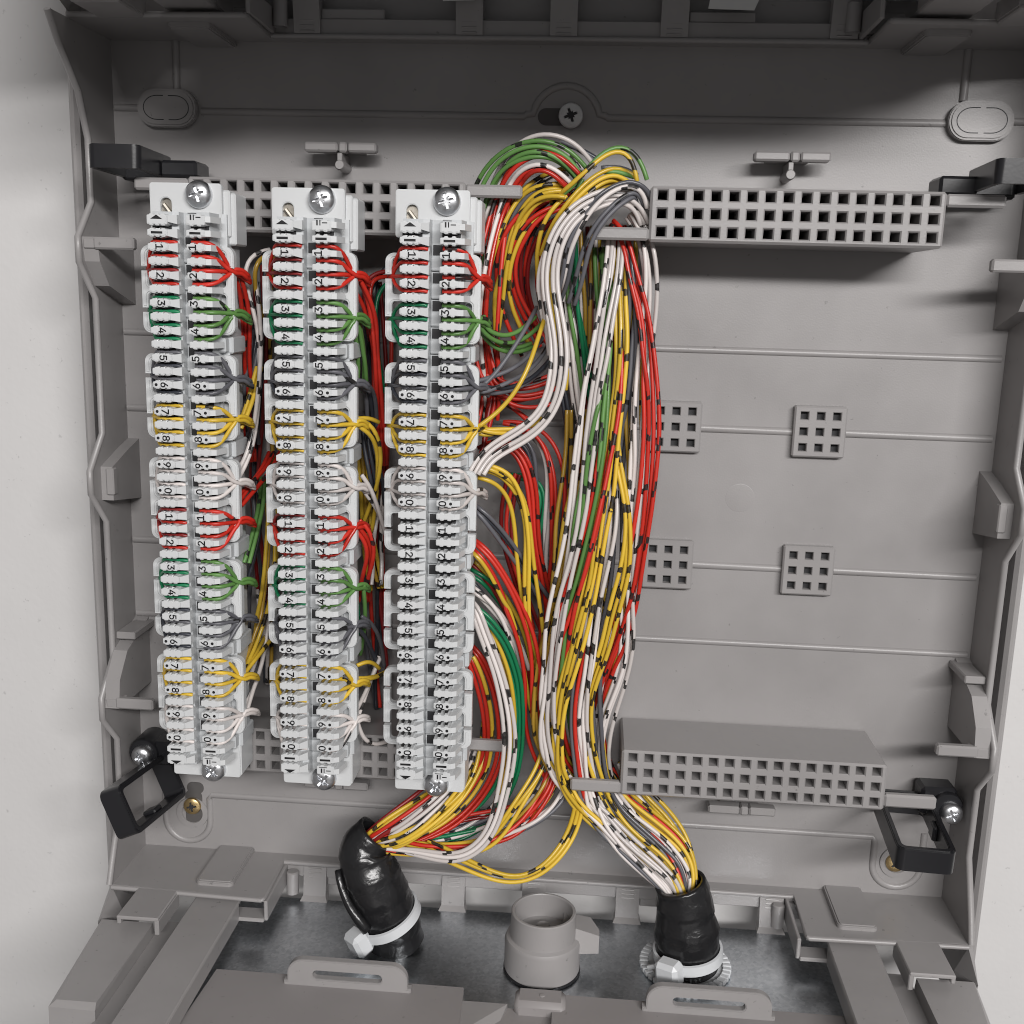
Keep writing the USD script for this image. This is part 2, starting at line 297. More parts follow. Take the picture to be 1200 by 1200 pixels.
# side walls: a base height with raised tabs, a groove and an outer shell
def side_profile(bot, topv):
    return Polygon([(bot, 0)] + rim_line(bot, topv) + [(topv, 0)])
def rim_line(bot, topv, e=0.0):
    pts = [(bot, 38), (bot + 10, 34), (bot + 34, 23)]
    for c in (-141.5, -37.0, 62.0): pts += [(c - 20, 23), (c - 5, 36.5), (c + 5, 36.5), (c + 20, 23)]
    return [(v, w + e) for v, w in pts + [(topv - 44, 23), (topv - 26, 30), (topv - 10, 45), (topv, 52)]]
for s in (0, 1):
    x = (lambda a, b: (a, b)) if s == 0 else (lambda a, b: tuple(sorted((2 * C0 - a, 2 * C0 - b))))
    a, b = x(UL - 2.6, UL)
    part(BOX, 'side_wall', extr(side_profile(VB, VT), a, b, 'vwu', bevel=0.0), 'gray')
    a, b = x(UL - 2.9, UL + .3)
    rim = rim_line(VB, VT, .2)
    um = (a + b) / 2
    part(BOX, 'rim', tube([(um, v, w) for v, w in rim], 1.45, 10), 'gray', smooth=50)
    a, b = x(-322.6, -318.2)
    part(BOX, 'outer_shell', rb(a, b, -256, 220, -17.8, 14, 1.6), 'gray')
    a, b = x(-319, UL - 2.4)
    part(BOX, 'groove_floor', rb(a, b, -256, 214, -14, -9, .1), 'gray')
    # stand-off brackets and stops on the side walls
    f = (lambda u: u) if s == 0 else (lambda u: 2 * C0 - u)
    def plate(prof, ua, ub):
        a, b = sorted((f(ua), f(ub))); return extr(Polygon(prof), a, b, 'vwu')
    for vb, up in ((62.3, False), (-141.3, True)):
        if up: prof = [(vb, 0), (vb, 36), (vb + 13, 34), (vb + 24, 25), (vb + 33, 0)]
        else: prof = [(vb + 5, 0), (vb + 5, 36), (vb - 5, 34), (vb - 15, 26), (vb - 23, 0)]
        br = part(BOX, 'bracket', plate(prof, UL, -302.0), 'gray')
        a, b = sorted((f(-303.6), f(-286)))
        part(br, 'lip', join([rb(a, b, vb, vb + 5, 32.6, 36.6, .8), rb(*sorted((f(-308), f(-301))), vb + .3, vb + 4.2, 29, 36, .4)]), 'gray')
    part(BOX, 'stop_tab', join([plate([(-50, 0), (-46, 29), (-31, 29), (-25, 11), (-22, 0)], UL, -303.2), rb(*sorted((f(-306), f(-302.4))), -43.5, -31.5, 26, 30, .5)]), 'gray')
    part(BOX, 'wall_rib', rb(*sorted((f(UL), f(UL + 9))), -113, -109.5, 0, 22, .5), 'gray')

# bottom and top sections: shelf with a notch, pads, hook tabs, a lipped rear step with fins, a galvanised plate, long arms
def section(sgn, v0, FW):
    """sgn -1: below the back panel, going down; +1: the mirror image above it."""
    V = lambda d: v0 + sgn * d           # d: distance outwards from the inner shelf face
    def vb(u0, u1, d0, d1, w0, w1, c=.4): return rb(u0, u1, *sorted((V(d0), V(d1))), w0, w1, c)
    NL, NR = -235.2, 12.6
    shelf = Polygon([(UL - 1, -2), (UR + 1, -2), (UR + 1, 38), (NR + 8, 40.2), (NR, 40.2), (NR, 6), (NL, 6), (NL, 40.2), (NL - 8, 40.2), (UL - 1, 38)])
    d = sorted((V(0), V(2.2)))
    part(BOX, 'shelf', extr(shelf, d[0], d[1], 'uwv'), 'gray')
    ends = [(UL, 38.6), (NL - 1, 40.6), (NL - .2, 39), (NL - .2, 6.5), (NR + .2, 6.5), (NR + .2, 39), (NR + 1, 40.6), (UR, 38.6)]
    part(BOX, 'shelf_edge', tube([(u, V(1.1), w) for u, w in ends], 1.15, 8), 'gray', smooth=50)
    for a, b in ((-270.3, -252.3), (27.5, 45.5)):
        pad = rrect(a, b, -2, 33.5, 2.5); d = sorted((V(0), V(-2.4)))
        e = extr(pad, 0, 2.4, 'uwv', bevel=1.0); vv = e[0].copy()
        if sgn < 0: vv[:, 1] = V(0) + vv[:, 1]
        else: vv[:, 1] = V(0) - vv[:, 1]; e = (vv, e[1][:, ::-1])
        part(BOX, 'shelf_pad', (vv, e[1]), 'gray', smooth=40)
    for k in (0, 1):
        f = (lambda u: u) if k == 0 else (lambda u: 2 * C0 - u)
        sb = lambda a, b, *r, c=.4: vb(*sorted((f(a), f(b))), *r, c)
        part(BOX, 'hook_tab', join([sb(-295.6, -276.4, 0.05, 1.9, 36, 62.5, c=.5), sb(-278.4, -276.2, 1.2, 8.5, 38, 62.3), sb(-295.5, -293.6, 1.2, 4.0, 58, 62.4)]), 'gray')
        part(BOX, 'arm', join([sb(-268.6, -247.2, 3.6, 5.4, 30, FW, c=.5), sb(-248.4, -247.0, 4.2, 13, 40, FW)]), 'gray')
        part(BOX, 'side_slab', hull([(f(u), V(dd), w) for u, dd, w in [(-305.5, 6.5, 56), (-281.5, 6.5, 56), (-281.5, 6.5, 112), (-298, 6.5, 112), (-307, 8.5, 54), (-300.5, 8.5, 114), (-281, 8.5, 114.5), (-281, 22, 54), (-281, 22, 115), (-307, 22, 54), (-300.5, 22, 114.5)]]), 'gray')
        part(BOX, 'slab_web', sb(-281.8, -269, 13, 16, 44, FW), 'gray')
        part(BOX, 'outer_slope', hull([(f(u), V(dd), w) for u, dd, w in [(-309.5, 3, 36), (-318.4, 6, 12), (-307.5, 8, 56), (-318, 30, 4), (-303, 12, 40), (-307, 20, 56), (-303, 24, 56), (-303, 30, 4)]]), 'gray')
        part(BOX, 'notch_wall', join([sb(NL - .2, NL + 1.6, 2, 12, 6, 40), sb(NL - 16, NL, 10.5, 12.5, 32, 41), sb(NL - 16, NL, 4, 12, 5, 8)]), 'gray')
        part(BOX, 'stud', lathe([(3, 0), (3, 11), (2.4, 11.5), (.01, 11.5)], 20, (f(-230.5), V(9.5) - (5.5 if sgn > 0 else 6), 9), 'v'), 'gray', smooth=40)
    # lip under the shelf's rear edge; gaps between the fins stay open to the wall
    part(BOX, 'rear_lip', vb(NL, NR, 2.0, 8.4, 3.2, 5.8), 'gray')
    for u in (-219.6, -150.8, -111.5, -66.0, 2.6):
        fin = [(u - 5.6, V(2.2), 7), (u + 5.6, V(2.2), 7), (u - 5.4, V(11), 8.0), (u + 5.4, V(11), 8.0), (u - 5.6, V(16.5), 9.3), (u + 5.6, V(16.5), 9.3), (u - 7.2, V(19.4), 12.2), (u + 7.2, V(19.4), 12.2)]
        bk = [(a, b, 3.0) for a, b, c in fin]
        fp = part(BOX, 'fin', join([hull(fin[:6] + bk[:6]), hull(fin[4:] + bk[4:6] + [(fin[6][0], fin[6][1], 8.5), (fin[7][0], fin[7][1], 8.5)])]), 'gray')
        part(fp, 'ridge', join([tube([(u - 3.0, V(3 + 2.1 * i), 7.4 + .08 * i), (u + 3.0, V(3 + 2.1 * i), 7.4 + .08 * i)], .35, 6) for i in range(7)]), 'gray')
    for a, b in ((-214, -157), (-60, -3)):
        part(BOX, 'rear_step', vb(a, a + 27, 8.2, 12.5, 2.6, 5.0), 'gray')
    # the galvanised plate (its upper face is 18.5 mm beyond the shelf) with a rolled rear edge
    part(BOX, 'steel_plate', join([vb(-262, 39.5, 18.6, 20.0, 8.5 if sgn < 0 else -2, FW - 4, .3)]), 'steel')
    return V
section(-1, VB, 190); section(+1, VT, 160)
part(BOX, 'top_extension', rb(-300, 76, VT + 8.6, VT + 90, -4, -1, .2), 'gray')  # panel added behind the top fins so their gaps turn dark
# cover tray at the bottom: two panels with slotted handles and a hinge block
def slot_handle(u0, u1, vbase, w):
    p = rrect(u0, u1, vbase - 14, vbase + 9.4, 7.0, 8).union(sbox(u0 - 1.5, vbase - 14, u1 + 1.5, vbase - 1)).difference(rrect(u0 + 11, u1 - 11, vbase + .6, vbase + 4.6, 1.9, 6))
    return extr(p, w - 3.2, w, 'uvw', bevel=.5)
TR = thing('cover_tray', 'brownish gray cover tray with slotted handles in front of the steel plate', 'tray', (C0, -258, 130))
part(TR, 'panel', hull([(-246.5, -244.5, 72), (-137.5, -244.5, 72), (-137.5, -247, 72), (-246.5, -247, 72), (-252, -240, 190), (-132, -240, 190), (-132, -244, 190), (-252, -244, 190)]), 'gray_b')
part(TR, 'panel', hull([(-99, -244.5, 72), (23, -244.5, 72), (23, -247, 72), (-99, -247, 72), (-99, -240, 190), (27, -240, 190), (27, -244, 190), (-99, -244, 190)]), 'gray_b')
part(TR, 'panel', hull([(-139, -247, 80), (-97, -247, 80), (-97, -250, 80), (-139, -250, 80), (-139, -246, 190), (-97, -246, 190), (-97, -249, 190), (-139, -249, 190)]), 'gray_b')
part(TR, 'handle', slot_handle(-213, -161, -241.5, 79), 'gray', smooth=30); part(TR, 'handle', slot_handle(-60, -8, -241.5, 79), 'gray', smooth=30)
part(TR, 'hinge_block', join([rb(-115, -93.5, -250, -241.2, 72, 84, 2.0), lathe([(1.2, 0), (1.1, .35), (.01, .45)], 14, (-103.5, -241.2, 78), 'v')]), 'gray_b', smooth=40)
part(TR, 'wedge', hull([(-138, -245, 80), (-118, -245, 80), (-138, -245, 102), (-138, -250, 80), (-118, -250, 80), (-138, -250, 102), (-124, -250, 102)]), 'gray')
# lid edge parts above: two unseen gray panels, reach set by the shadow they cast, and pale paper tags
LID = thing('upper_cover', 'unseen gray cover panel that shades the top of the box', 'cover', (C0, 180, 100))
part(LID, 'panel', rb(-246, 22, 163, 167, 96, 168, 1), 'gray')
part(LID, 'panel', rb(-330, 105, 172, 215, 60, 108, 2), 'gray')
for a, b, pts in (('leftmost', 'left', [(517, -24), (562, -24), (556, 0), (519, 1)]), ('right', 'right', [(836, -18), (898, -18), (884, 12), (830, 10)])):
    P = [at(x, y, 14) for x, y in pts]; P2 = [p + np.array([0, 0, -.4]) for p in P]
    top('paper_tag', hull(P + P2), 'paper', 'small pale paper tag at the top edge of the photo, above the ' + ('third strip' if a == 'leftmost' else 'right perforated block'), 'paper tag')

# ---------------------------------------------------------------- screws
def screw_head(c, r, h, axis='w', tilt=0.0):
    dome_ = [(r, 0), (r, h * .25), (r * .93, h * .6), (r * .72, h * .88), (r * .4, h * .99), (.01, h)]
    head = m3.Manifold.revolve(m3.CrossSection([[(0, 0)] + dome_[:-1] + [(0, h)]], m3.FillRule.EvenOdd), 32)
    cuts = []
    for t in (0, 90):
        for a in (tilt + t,):
            q = m3.Manifold.cube((r * 1.15, r * .2, h), True).translate((0, 0, h)).rotate((0, 0, a)); cuts.append(q)
    for a in (tilt + 45, tilt + 135): cuts.append(m3.Manifold.cube((r * .75, r * .1, h * .7), True).translate((0, 0, h)).rotate((0, 0, a)))
    hd = head - m3.Manifold.batch_boolean(cuts, m3.OpType.Add)
    v, f = VF(hd); return v + np.asarray(c, float), f
def countersunk(c, r, h, tilt):
    v, f = screw_head((0, 0, 0), r, h, tilt=tilt); return v * np.array([1, 1, .6]) + np.asarray(c, float), f
def flat_screw(c, r, h, tilt, mat, label):
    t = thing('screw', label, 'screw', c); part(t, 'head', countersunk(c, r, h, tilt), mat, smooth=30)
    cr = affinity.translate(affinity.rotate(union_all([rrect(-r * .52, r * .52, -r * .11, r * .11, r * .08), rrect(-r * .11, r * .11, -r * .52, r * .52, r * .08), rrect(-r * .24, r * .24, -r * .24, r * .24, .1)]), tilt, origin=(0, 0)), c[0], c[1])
    part(t, 'cross_recess', extr(cr, c[2] + h * .6 - .3, c[2] + h * .6 + .04), 'dark')  # dark inlay painting the shade inside the cross cut
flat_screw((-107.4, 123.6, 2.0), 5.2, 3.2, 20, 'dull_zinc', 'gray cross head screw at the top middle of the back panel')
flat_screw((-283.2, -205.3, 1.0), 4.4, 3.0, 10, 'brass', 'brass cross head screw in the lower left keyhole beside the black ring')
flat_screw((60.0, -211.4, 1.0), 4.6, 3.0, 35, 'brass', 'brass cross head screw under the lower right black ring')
# keyholes as dark recess plates with a raised edge
part(BOX, 'keyhole', extr(rrect(-121.5, -107, 119.8, 126.8, 3.4), 0.0, .25), 'recess')
part(BOX, 'keyhole', extr(union_all([rrect(-286, -277.5, -199, -193, 2.8), rrect(-287, -278.5, -216, -197, 3.5)]), 0.0, .25), 'recess')
for u in (-286.0, 61.0): part(BOX, 'boss', lathe([(8.2, 0), (8.0, .7), (5.4, .9), (5.2, .3)], 36, (u if u > 0 else -283.6, -209.5 if u < 0 else -211.6, 0)), 'gray', smooth=30)

# ---------------------------------------------------------------- terminal strips
S0 = -172.3                                   # left edge of the rightmost strip
VD = [62.1 - 10.58 * k for k in range(20)]
def bumpy(u0, u1, vc, h, n, r=.42):
    """tooth face outline with small knobs on its long edges"""
    p = rrect(u0, u1, vc - h / 2, vc + h / 2, .45, 2)
    ks = [u0 + (u1 - u0) * (i + .75) / (n + .5) for i in range(n)]
    return union_all([p] + [Polygon([(k - .95, vc - h / 2), (k - .5, vc - h / 2 - r), (k + .5, vc - h / 2 - r), (k + .95, vc - h / 2), (k + .95, vc + h / 2), (k + .5, vc + h / 2 + r), (k - .5, vc + h / 2 + r), (k - .95, vc + h / 2)]) for k in ks])
def build_strip(path):
    def P(name, mesh, mat, parent=path, **k): return part(parent, name, mesh, mat, **k)
    X = S0
    # end brackets
    pl = rrect(X, X + 29, 69, 87.2, 1.2).difference(union_all([sbox(X + 17.2, 83.5, X + 23.2, 90), Point(X + 20.2, 83.5).buffer(3.0)])).difference(rrect(X + 4.2, X + 8.8, 73.0, 81.5, 2.2))
    P('end_bracket', join([extr(pl, 53.6, 56, bevel=.4), rb(X + 1, X + 31.5, 67, 85, 46, 53.6, .6), rb(X + 29, X + 33.3, 64, 84, 38.6, 52, .6)]), 'white')
    P('keyhole_pin', join([rb(X + 3.9, X + 9.0, 72.8, 81.6, 53.4, 53.9, .2), tube([(X + 5, 79, 54.2), (X + 8.2, 75, 54.4)], 1.0, 8)]), 'pin')
    pb = rrect(X + 1.2, X + 31, -162.2, -146, 1.2).difference(union_all([sbox(X + 16.4, -166, X + 22.6, -158), Point(X + 19.5, -158).buffer(3.1)]))
    P('end_bracket', join([extr(pb, 52.5, 56, bevel=.4), rb(X + 25, X + 31.4, -162.0, -144, 39.3, 55.8, .9), rb(X + 1, X + 26, -157, -140, 39.3, 52.5, .6)]), 'white')
    P('screw', screw_head((X + 20.2, 82.9, 56), 5.4, 3.8, tilt=15), 'zinc', smooth=35); P('screw', screw_head((X + 19.3, -158.6, 56), 5.4, 3.8, tilt=50), 'zinc', smooth=35)
    # body: two ridges with a channel
    vt, vb_ = 75.6, -153.0
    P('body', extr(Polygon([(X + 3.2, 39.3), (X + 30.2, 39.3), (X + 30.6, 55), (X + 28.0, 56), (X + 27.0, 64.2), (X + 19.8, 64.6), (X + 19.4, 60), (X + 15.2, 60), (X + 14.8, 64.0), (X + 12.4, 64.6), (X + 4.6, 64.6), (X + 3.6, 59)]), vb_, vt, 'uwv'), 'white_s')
    rows = [('tri', VD[0] + 10.6), ('bar', VD[0] + 5.3)]
    for k in range(20):
        rows.append((str((k + 1) % 10), VD[k]))
        if k < 19: rows.append(('', VD[k] - 5.3))
    rows += [('bar', VD[19] - 5.3), ('tri_end', VD[19] - 10.6)]
    slots, contacts = [], []
    for i, (g, v) in enumerate(rows):
        h = 2.45
        big = g.startswith('tri')
        dv = -0.5 if g == 'tri' else (.7 if g == 'tri_end' else 0)
        for side in (0, 1):
            if side == 0:
                a, b = X + 4.3, X + 12.3
                ramp = hull([(b - .3, v - h / 2 + .1, 69.6), (b - .3, v + h / 2 - .1, 69.6), (b + 2.7, v - 1.9, 66.6), (b + 2.7, v + 1.6, 66.6), (b - .3, v - h / 2 + .1, 64), (b - .3, v + h / 2 - .1, 64), (b + 2.7, v - 1.9, 63), (b + 2.7, v + 1.6, 63)])
            else:
                a, b = X + 19.6, X + 27.0
                ramp = hull([(b - .3, v - h / 2 + .1, 69.6), (b - .3, v + h / 2 - .1, 69.6), (b + 1.8, v - h / 2 + .1, 68.4), (b + 1.8, v + h / 2 - .1, 68.4), (b + 3.4, v - h / 2, 61), (b + 3.4, v + h / 2, 61), (b - .3, v - h / 2 + .1, 60), (b - .3, v + h / 2 - .1, 60)])
            hh = 3.6 if big else h
            tooth = P('tooth', join([extr(bumpy(a, b, v + dv, hh, 3 if side == 0 else 2), 63.5, 70, bevel=.45), ramp]), 'white')
            # printing on the face
            ink = []
            if g.isdigit():
                t = meshkit.text_mesh(g, 2.9, .06, bold=True); q = np.array(t.vertices); q[:, :2] -= (q[:, :2].max(0) + q[:, :2].min(0)) / 2
                th = -90 if side == 0 else 90; cs, sn = math.cos(math.radians(th)), math.sin(math.radians(th))
                cu = X + 9.0 if side == 0 else X + 22.0
                ink.append((np.stack([q[:, 0] * cs - q[:, 1] * sn + cu, q[:, 0] * sn + q[:, 1] * cs + v, q[:, 2] + 70.0], -1), np.array(t.faces)))
                if g in '67890': ink.append(lathe([(.62, 70.0), (.62, 70.06), (.01, 70.06)], 12, (X + 5.7 if side == 0 else X + 25.3, v, 0)))
            elif g == 'bar': ink.append(rb(X + 6 if side == 0 else X + 21, X + 10.4 if side == 0 else X + 25.4, v - .45, v + .45, 70.0, 70.06, .01))
            elif g == '': pass
            elif side == 0:
                s = 1 if g == 'tri' else -1; ink.append(extr(Polygon([(X + 5.8, v - .3 * s), (X + 10.6, v - .3 * s), (X + 8.2, v + s * 1.3)]), 70.0, 70.06))
            else: ink += [rb(X + 21.4, X + 22.0, v - .4, v + 1.6, 70.0, 70.05, .01), rb(X + 22.6, X + 23.0, v - .4, v + 1.6, 70.0, 70.05, .01), rb(X + 23.6, X + 25.6, v + .4, v + .8, 70.0, 70.05, .01), rb(X + 20.6, X + 24, v + 1.9, v + 2.2, 70.0, 70.05, .01)]
            if ink: part(tooth, 'printed_mark', join(ink), 'ink')
            vs = v - 2.65
            if i < len(rows) - 1:
                slots.append(rb(a + .1, b - .2, vs - 1.0, vs + 1.0, 64.0, 64.85, .05))  # floor strips coloured dark for the shade between teeth
                for du in (2.2, 5.1): contacts += [hull([(a + du + sx * .8, vs + sy * 1.15, 64.8) for sx in (-1, 1)] + [(a + du + sx * .8, vs + sy * .45, 64.8) for sx in (-1, 1)] + [(a + du + sx * .55, vs + sy * 1.15, 68.6) for sx in (-1, 1)] + [(a + du + sx * .55, vs + sy * .75, 68.6) for sx in (-1, 1)]) for sy in (-1, 1)]
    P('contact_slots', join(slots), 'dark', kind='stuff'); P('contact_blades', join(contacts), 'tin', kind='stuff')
    for v in VD: P('channel_window', rb(X + 15.6, X + 19.0, v + .3, v + 4.2, 59.5, 60.25, .05), 'dark')
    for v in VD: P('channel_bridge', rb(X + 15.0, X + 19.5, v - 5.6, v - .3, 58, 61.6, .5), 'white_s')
    # wire guides: rounded frames with a cross bar and two slits, on both sides; a solid step between them
    for i in range(5):
        c = 45.9 - 42.32 * i
        for s in (0, 1):
            a, b = (X + 25.5, X + 34.2) if s else (X - 3.4, X + 7)
            fr = rrect(a, b, c - 17.2, c + 17.2, 3.4, 5)
            hole = rrect(X + 28.2, X + 30.9, c - 15, c - 1.4, 1.2).union(rrect(X + 28.2, X + 30.9, c + 1.4, c + 15, 1.2)) if s else rrect(X - .6, X + 6, c - 15, c - 1.4, 1.2).union(rrect(X - .6, X + 6, c + 1.4, c + 15, 1.2))
            sl = union_all([sbox(X + 30.5, c + q - .8, X + 36, c + q + .8) if s else sbox(X - 5, c + q - .8, X - .3, c + q + .8) for q in (8.1, -8.1)])
            fr = fr.difference(hole).difference(sl)
            P('wire_guide', extr(fr, 55.2, 59.4, bevel=.9), 'white')
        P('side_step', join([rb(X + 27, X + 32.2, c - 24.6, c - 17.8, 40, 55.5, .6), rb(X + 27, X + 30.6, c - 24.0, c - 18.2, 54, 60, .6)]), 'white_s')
STR_LABEL = ['leftmost white terminal strip with coloured wires along its full length', 'middle white terminal strip with coloured wires along its full length', 'rightmost white terminal strip, its lower half empty of wires']
protos = UsdGeom.Xform.Define(stage, '/World/terminal_strip'); used['/World', 'terminal_strip'] = 0
base['/World/terminal_strip'] = np.array([S0, -160.0, 39.3])
protos.AddTranslateOp().Set(Gf.Vec3d(*W(base['/World/terminal_strip']).tolist()))
tag(protos.GetPrim(), STR_LABEL[2], 'terminal strip')
build_strip('/World/terminal_strip')
for k, du in ((1, -49.0), (0, -98.0)):
    x = UsdGeom.Xform.Define(stage, '/World/' + numbered('/World', 'terminal_strip')); x.GetPrim().GetReferences().AddInternalReference('/World/terminal_strip'); x.GetPrim().SetInstanceable(True)
    x.ClearXformOpOrder(); x.AddTranslateOp().Set(Gf.Vec3d(*W(base['/World/terminal_strip'] + np.array([du, 0.6 if k == 0 else -.3, 0])).tolist()))
    tag(x.GetPrim(), STR_LABEL[k], 'terminal strip')

# ---------------------------------------------------------------- black cable rings
def ring_clip(label, ctr, rotm, screw=None, lug=None):
    """ring in its own x (width) z (length) plane, band along y"""
    t = thing('cable_ring', label, 'cable ring', ctr)
    o = rrect(-10.5, 10.5, -21, 21, 3.2, 6).difference(rrect(-8.2, 8.2, -18.4, 18.4, 1.8, 5))
    v, f = extr(o, -4.6, 4.6, 'uwv', bevel=.6); nub = rb(6.5, 8.6, -3, 3, -3, 3, .6)
    v, f = join([(v, f), nub]); part(t, 'ring', (v @ np.asarray(rotm).T + np.asarray(ctr, float), f), 'black', smooth=35)
    if lug is not None: part(t, 'lug', lug, 'black', smooth=30)
    if screw is not None: part(t, 'screw', screw_head(screw, 5.0, 3.4, tilt=25), 'zinc', smooth=35)
    return t
I3 = np.eye(3)
ring_clip('black plastic cable ring at the upper left, above the leftmost strip', (-288.6, 98.2, 29), Rot.from_euler('y', 4, degrees=True).as_matrix(),
          lug=join([rb(-279, -263, 93, 100, 8, 24, 1.2), rb(-300, -277, 92.5, 99, 2, 14, 1)]))
ring_clip('black plastic cable ring at the upper right, cut off by the photo edge', (64.5, 98.4, 34), Rot.from_euler('y', -4, degrees=True).as_matrix(),
          lug=join([rb(41, 56, 92, 99.5, 10, 26, 1.2), rb(50, 75, 92, 98, 2, 14, 1)]))
ax = np.array([.90, .42, .06]); ax /= np.linalg.norm(ax); zz = np.array([-.10, .06, 1.0]); zz -= (zz @ ax) * ax; zz /= np.linalg.norm(zz); xx = np.cross(ax, zz)
ring_clip('tilted black cable ring at the lower left with a zinc screw beside it', (-292.5, -183.5, 34), np.stack([xx, ax, zz], 1) * 1.12, screw=(-300.5, -172.2, 17),
          lug=join([lathe([(7.5, 2), (7.5, 15.5), (6.8, 16.9), (.01, 17)], 24, (-300.2, -171.6, 0)), rb(-301, -287, -178, -166, 3, 16, 1.5)]))
ring_clip('black cable ring at the lower right around a gray bar', (56.4, -178.6, 31), Rot.from_euler('xy', [4, -3], degrees=True).as_matrix() * np.array([1.16, 1.15, 1.2]), screw=(77.0, -176.4, 17),
          lug=join([lathe([(7, 2), (7, 15.5), (6.4, 16.9), (.01, 17)], 24, (75.6, -174.2, 0)), rb(64, 80, -180, -166, 3, 15, 1.5)]))

# ---------------------------------------------------------------- cable sheaths, ties, port
def sheath(name, label, path, radii, seed):
    P = spline(path, 1.2); n = len(P); r = np.interp(np.linspace(0, 1, n), np.linspace(0, 1, len(radii)), radii)
    v, f = tube(P, r, 40, cap=False)
    nn = meshkit.fbm(v / 7.0 + seed, 3, seed) - .5; ctr = np.repeat(P, 40, 0)[:len(v)]
    wraps = (np.repeat(np.arange(n), 40) * 1.2 / 9.0 + np.tile(np.arange(40) / 40, n)) % 1
    d = v - ctr; v = ctr + d * (1 + .09 * nn + .05 * (1 - wraps))[:, None]
    inner = (ctr + d * .86); nf = len(v)
    F2 = f[:, ::-1] + nf; k = np.arange(40); kk = (k + 1) % 40; e = (n - 1) * 40
    rimf = np.vstack([np.stack([e + k, e + kk, nf + e + kk], -1), np.stack([e + k, nf + e + kk, nf + e + k], -1)])
    t = thing(name, label, 'cable', path[0]); part(t, 'sheath', (np.vstack([v, inner]), np.vstack([f, F2, rimf])), 'tape', smooth=True)
    return t, P, r
LP = [at(464, 1103, 39), at(456, 1076, 41), at(444, 1046, 43), at(431, 1015, 42.5), at(428, 992, 41), at(440, 976, 40)]
tl, LPs, LR = sheath('black_cable', 'black taped cable end at the lower left with wires fanning out to the right', LP, [12.6, 12.8, 13.2, 13.0, 11.6, 8.8], 3)
RP = [at(806, 1130, 44), at(806, 1110, 44), at(805, 1090, 44), at(803, 1068, 44), at(801, 1050, 44), at(797, 1034, 44)]
tr, RPs, RR = sheath('black_cable', 'black cable end at the lower right with wires coming out of its top', RP, [13.0, 13.2, 14.2, 12.6, 12.2, 11.0], 8)
part(tl, 'loose_flap', tube(spline([at(402, 1030, 46), at(396, 1020, 48), at(402, 1045, 52), at(418, 1075, 56), at(430, 1090, 56)], 2), np.linspace(1.2, 2.6, len(spline([at(402, 1030, 46), at(396, 1020, 48), at(402, 1045, 52), at(418, 1075, 56), at(430, 1090, 56)], 2))), 8), 'tape', smooth=True)
def tie(label, P, R, frac, tilt, headdir):
    i = int(frac * (len(P) - 1)); c = P[i]; T = P[min(i + 2, len(P) - 1)] - P[max(i - 2, 0)]; T /= np.linalg.norm(T)
    a = np.cross(T, [0, 0, 1.0]); a /= np.linalg.norm(a); b = np.cross(a, T); T2 = T + tilt * a; T2 /= np.linalg.norm(T2); a = np.cross(T2, b); a /= np.linalg.norm(a); b = np.cross(a, T2)
    if a @ np.array([1, 0, 0]) < 0: a = -a
    r = R[i] + 1.3; t = thing('cable_tie', label, 'cable tie', c); th = np.linspace(0, 2 * np.pi, 49)[:-1]
    rings = []
    for rr, hh in ((r, -2.6), (r + 1.1, -2.3), (r + 1.1, 2.3), (r, 2.6)): rings.append(np.array([c + rr * (np.cos(q) * a + np.sin(q) * b) + hh * T2 for q in th]))
    V = np.vstack(rings); n = 48; F = []
    for k in range(4):
        for q in range(n):
            A_, B_, C_, D_ = k * n + q, k * n + (q + 1) % n, ((k + 1) % 4) * n + (q + 1) % n, ((k + 1) % 4) * n + q; F += [(A_, B_, C_), (A_, C_, D_)]
    part(t, 'band', (V, np.array(F)), 'nylon', smooth=40)
    hd = math.radians(headdir); h = c + (r + 2.2) * (math.cos(hd) * a + math.sin(hd) * b); rad = (h - c) / np.linalg.norm(h - c); tan = np.cross(T2, rad)
    bx = rb(-5.6, 5.6, -5.6, 5.6, -3.4, 5.2, 1.8); part(t, 'head', (bx[0] @ np.stack([tan, T2, rad], 0) + h, bx[1]), 'nylon', smooth=30)
    e = h + tan * 3; part(t, 'tail', tube([h - tan * 3, h - tan * 8, h - tan * 11 - T2 * 1.5], 1.0, 6), 'nylon')
tie('white nylon cable tie around the left black cable', LPs, LR, .27, -.12, 136)
tie('white nylon cable tie around the right black cable', RPs, RR, .16, -.05, 122)
PT = thing('round_port', 'gray plastic round cable port standing open on the steel plate', 'port', (-105, -247, 51))
pc = (-105.0, -247.0, 50.5)
part(PT, 'tube', lathe([(9.0, 1), (16.6, 1), (16.9, 1.8), (16.9, 14.5), (16.2, 16.2), (14.7, 17), (14.3, 28.2), (13.9, 28.6), (13.0, 28.6), (12.6, 28), (12.3, 18), (3.2, 17.6), (3.2, 21), (2.6, 21.6), (.01, 21.6)], 56, pc, 'v'), 'gray', smooth=35)
part(PT, 'wing', hull([(-96, -236, 40), (-96, -236, 56), (-80, -237, 46), (-80, -237, 52), (-82, -238, 38), (-96, -224, 42), (-96, -224, 52), (-80, -229, 46), (-80, -229, 51), (-84, -227, 40)]), 'gray', smooth=20)
part(PT, 'seal', lathe([(15.0, -.2), (17.2, .2), (17.2, 1.2), (15, 1.4)], 48, pc, 'v'), 'black', smooth=30)
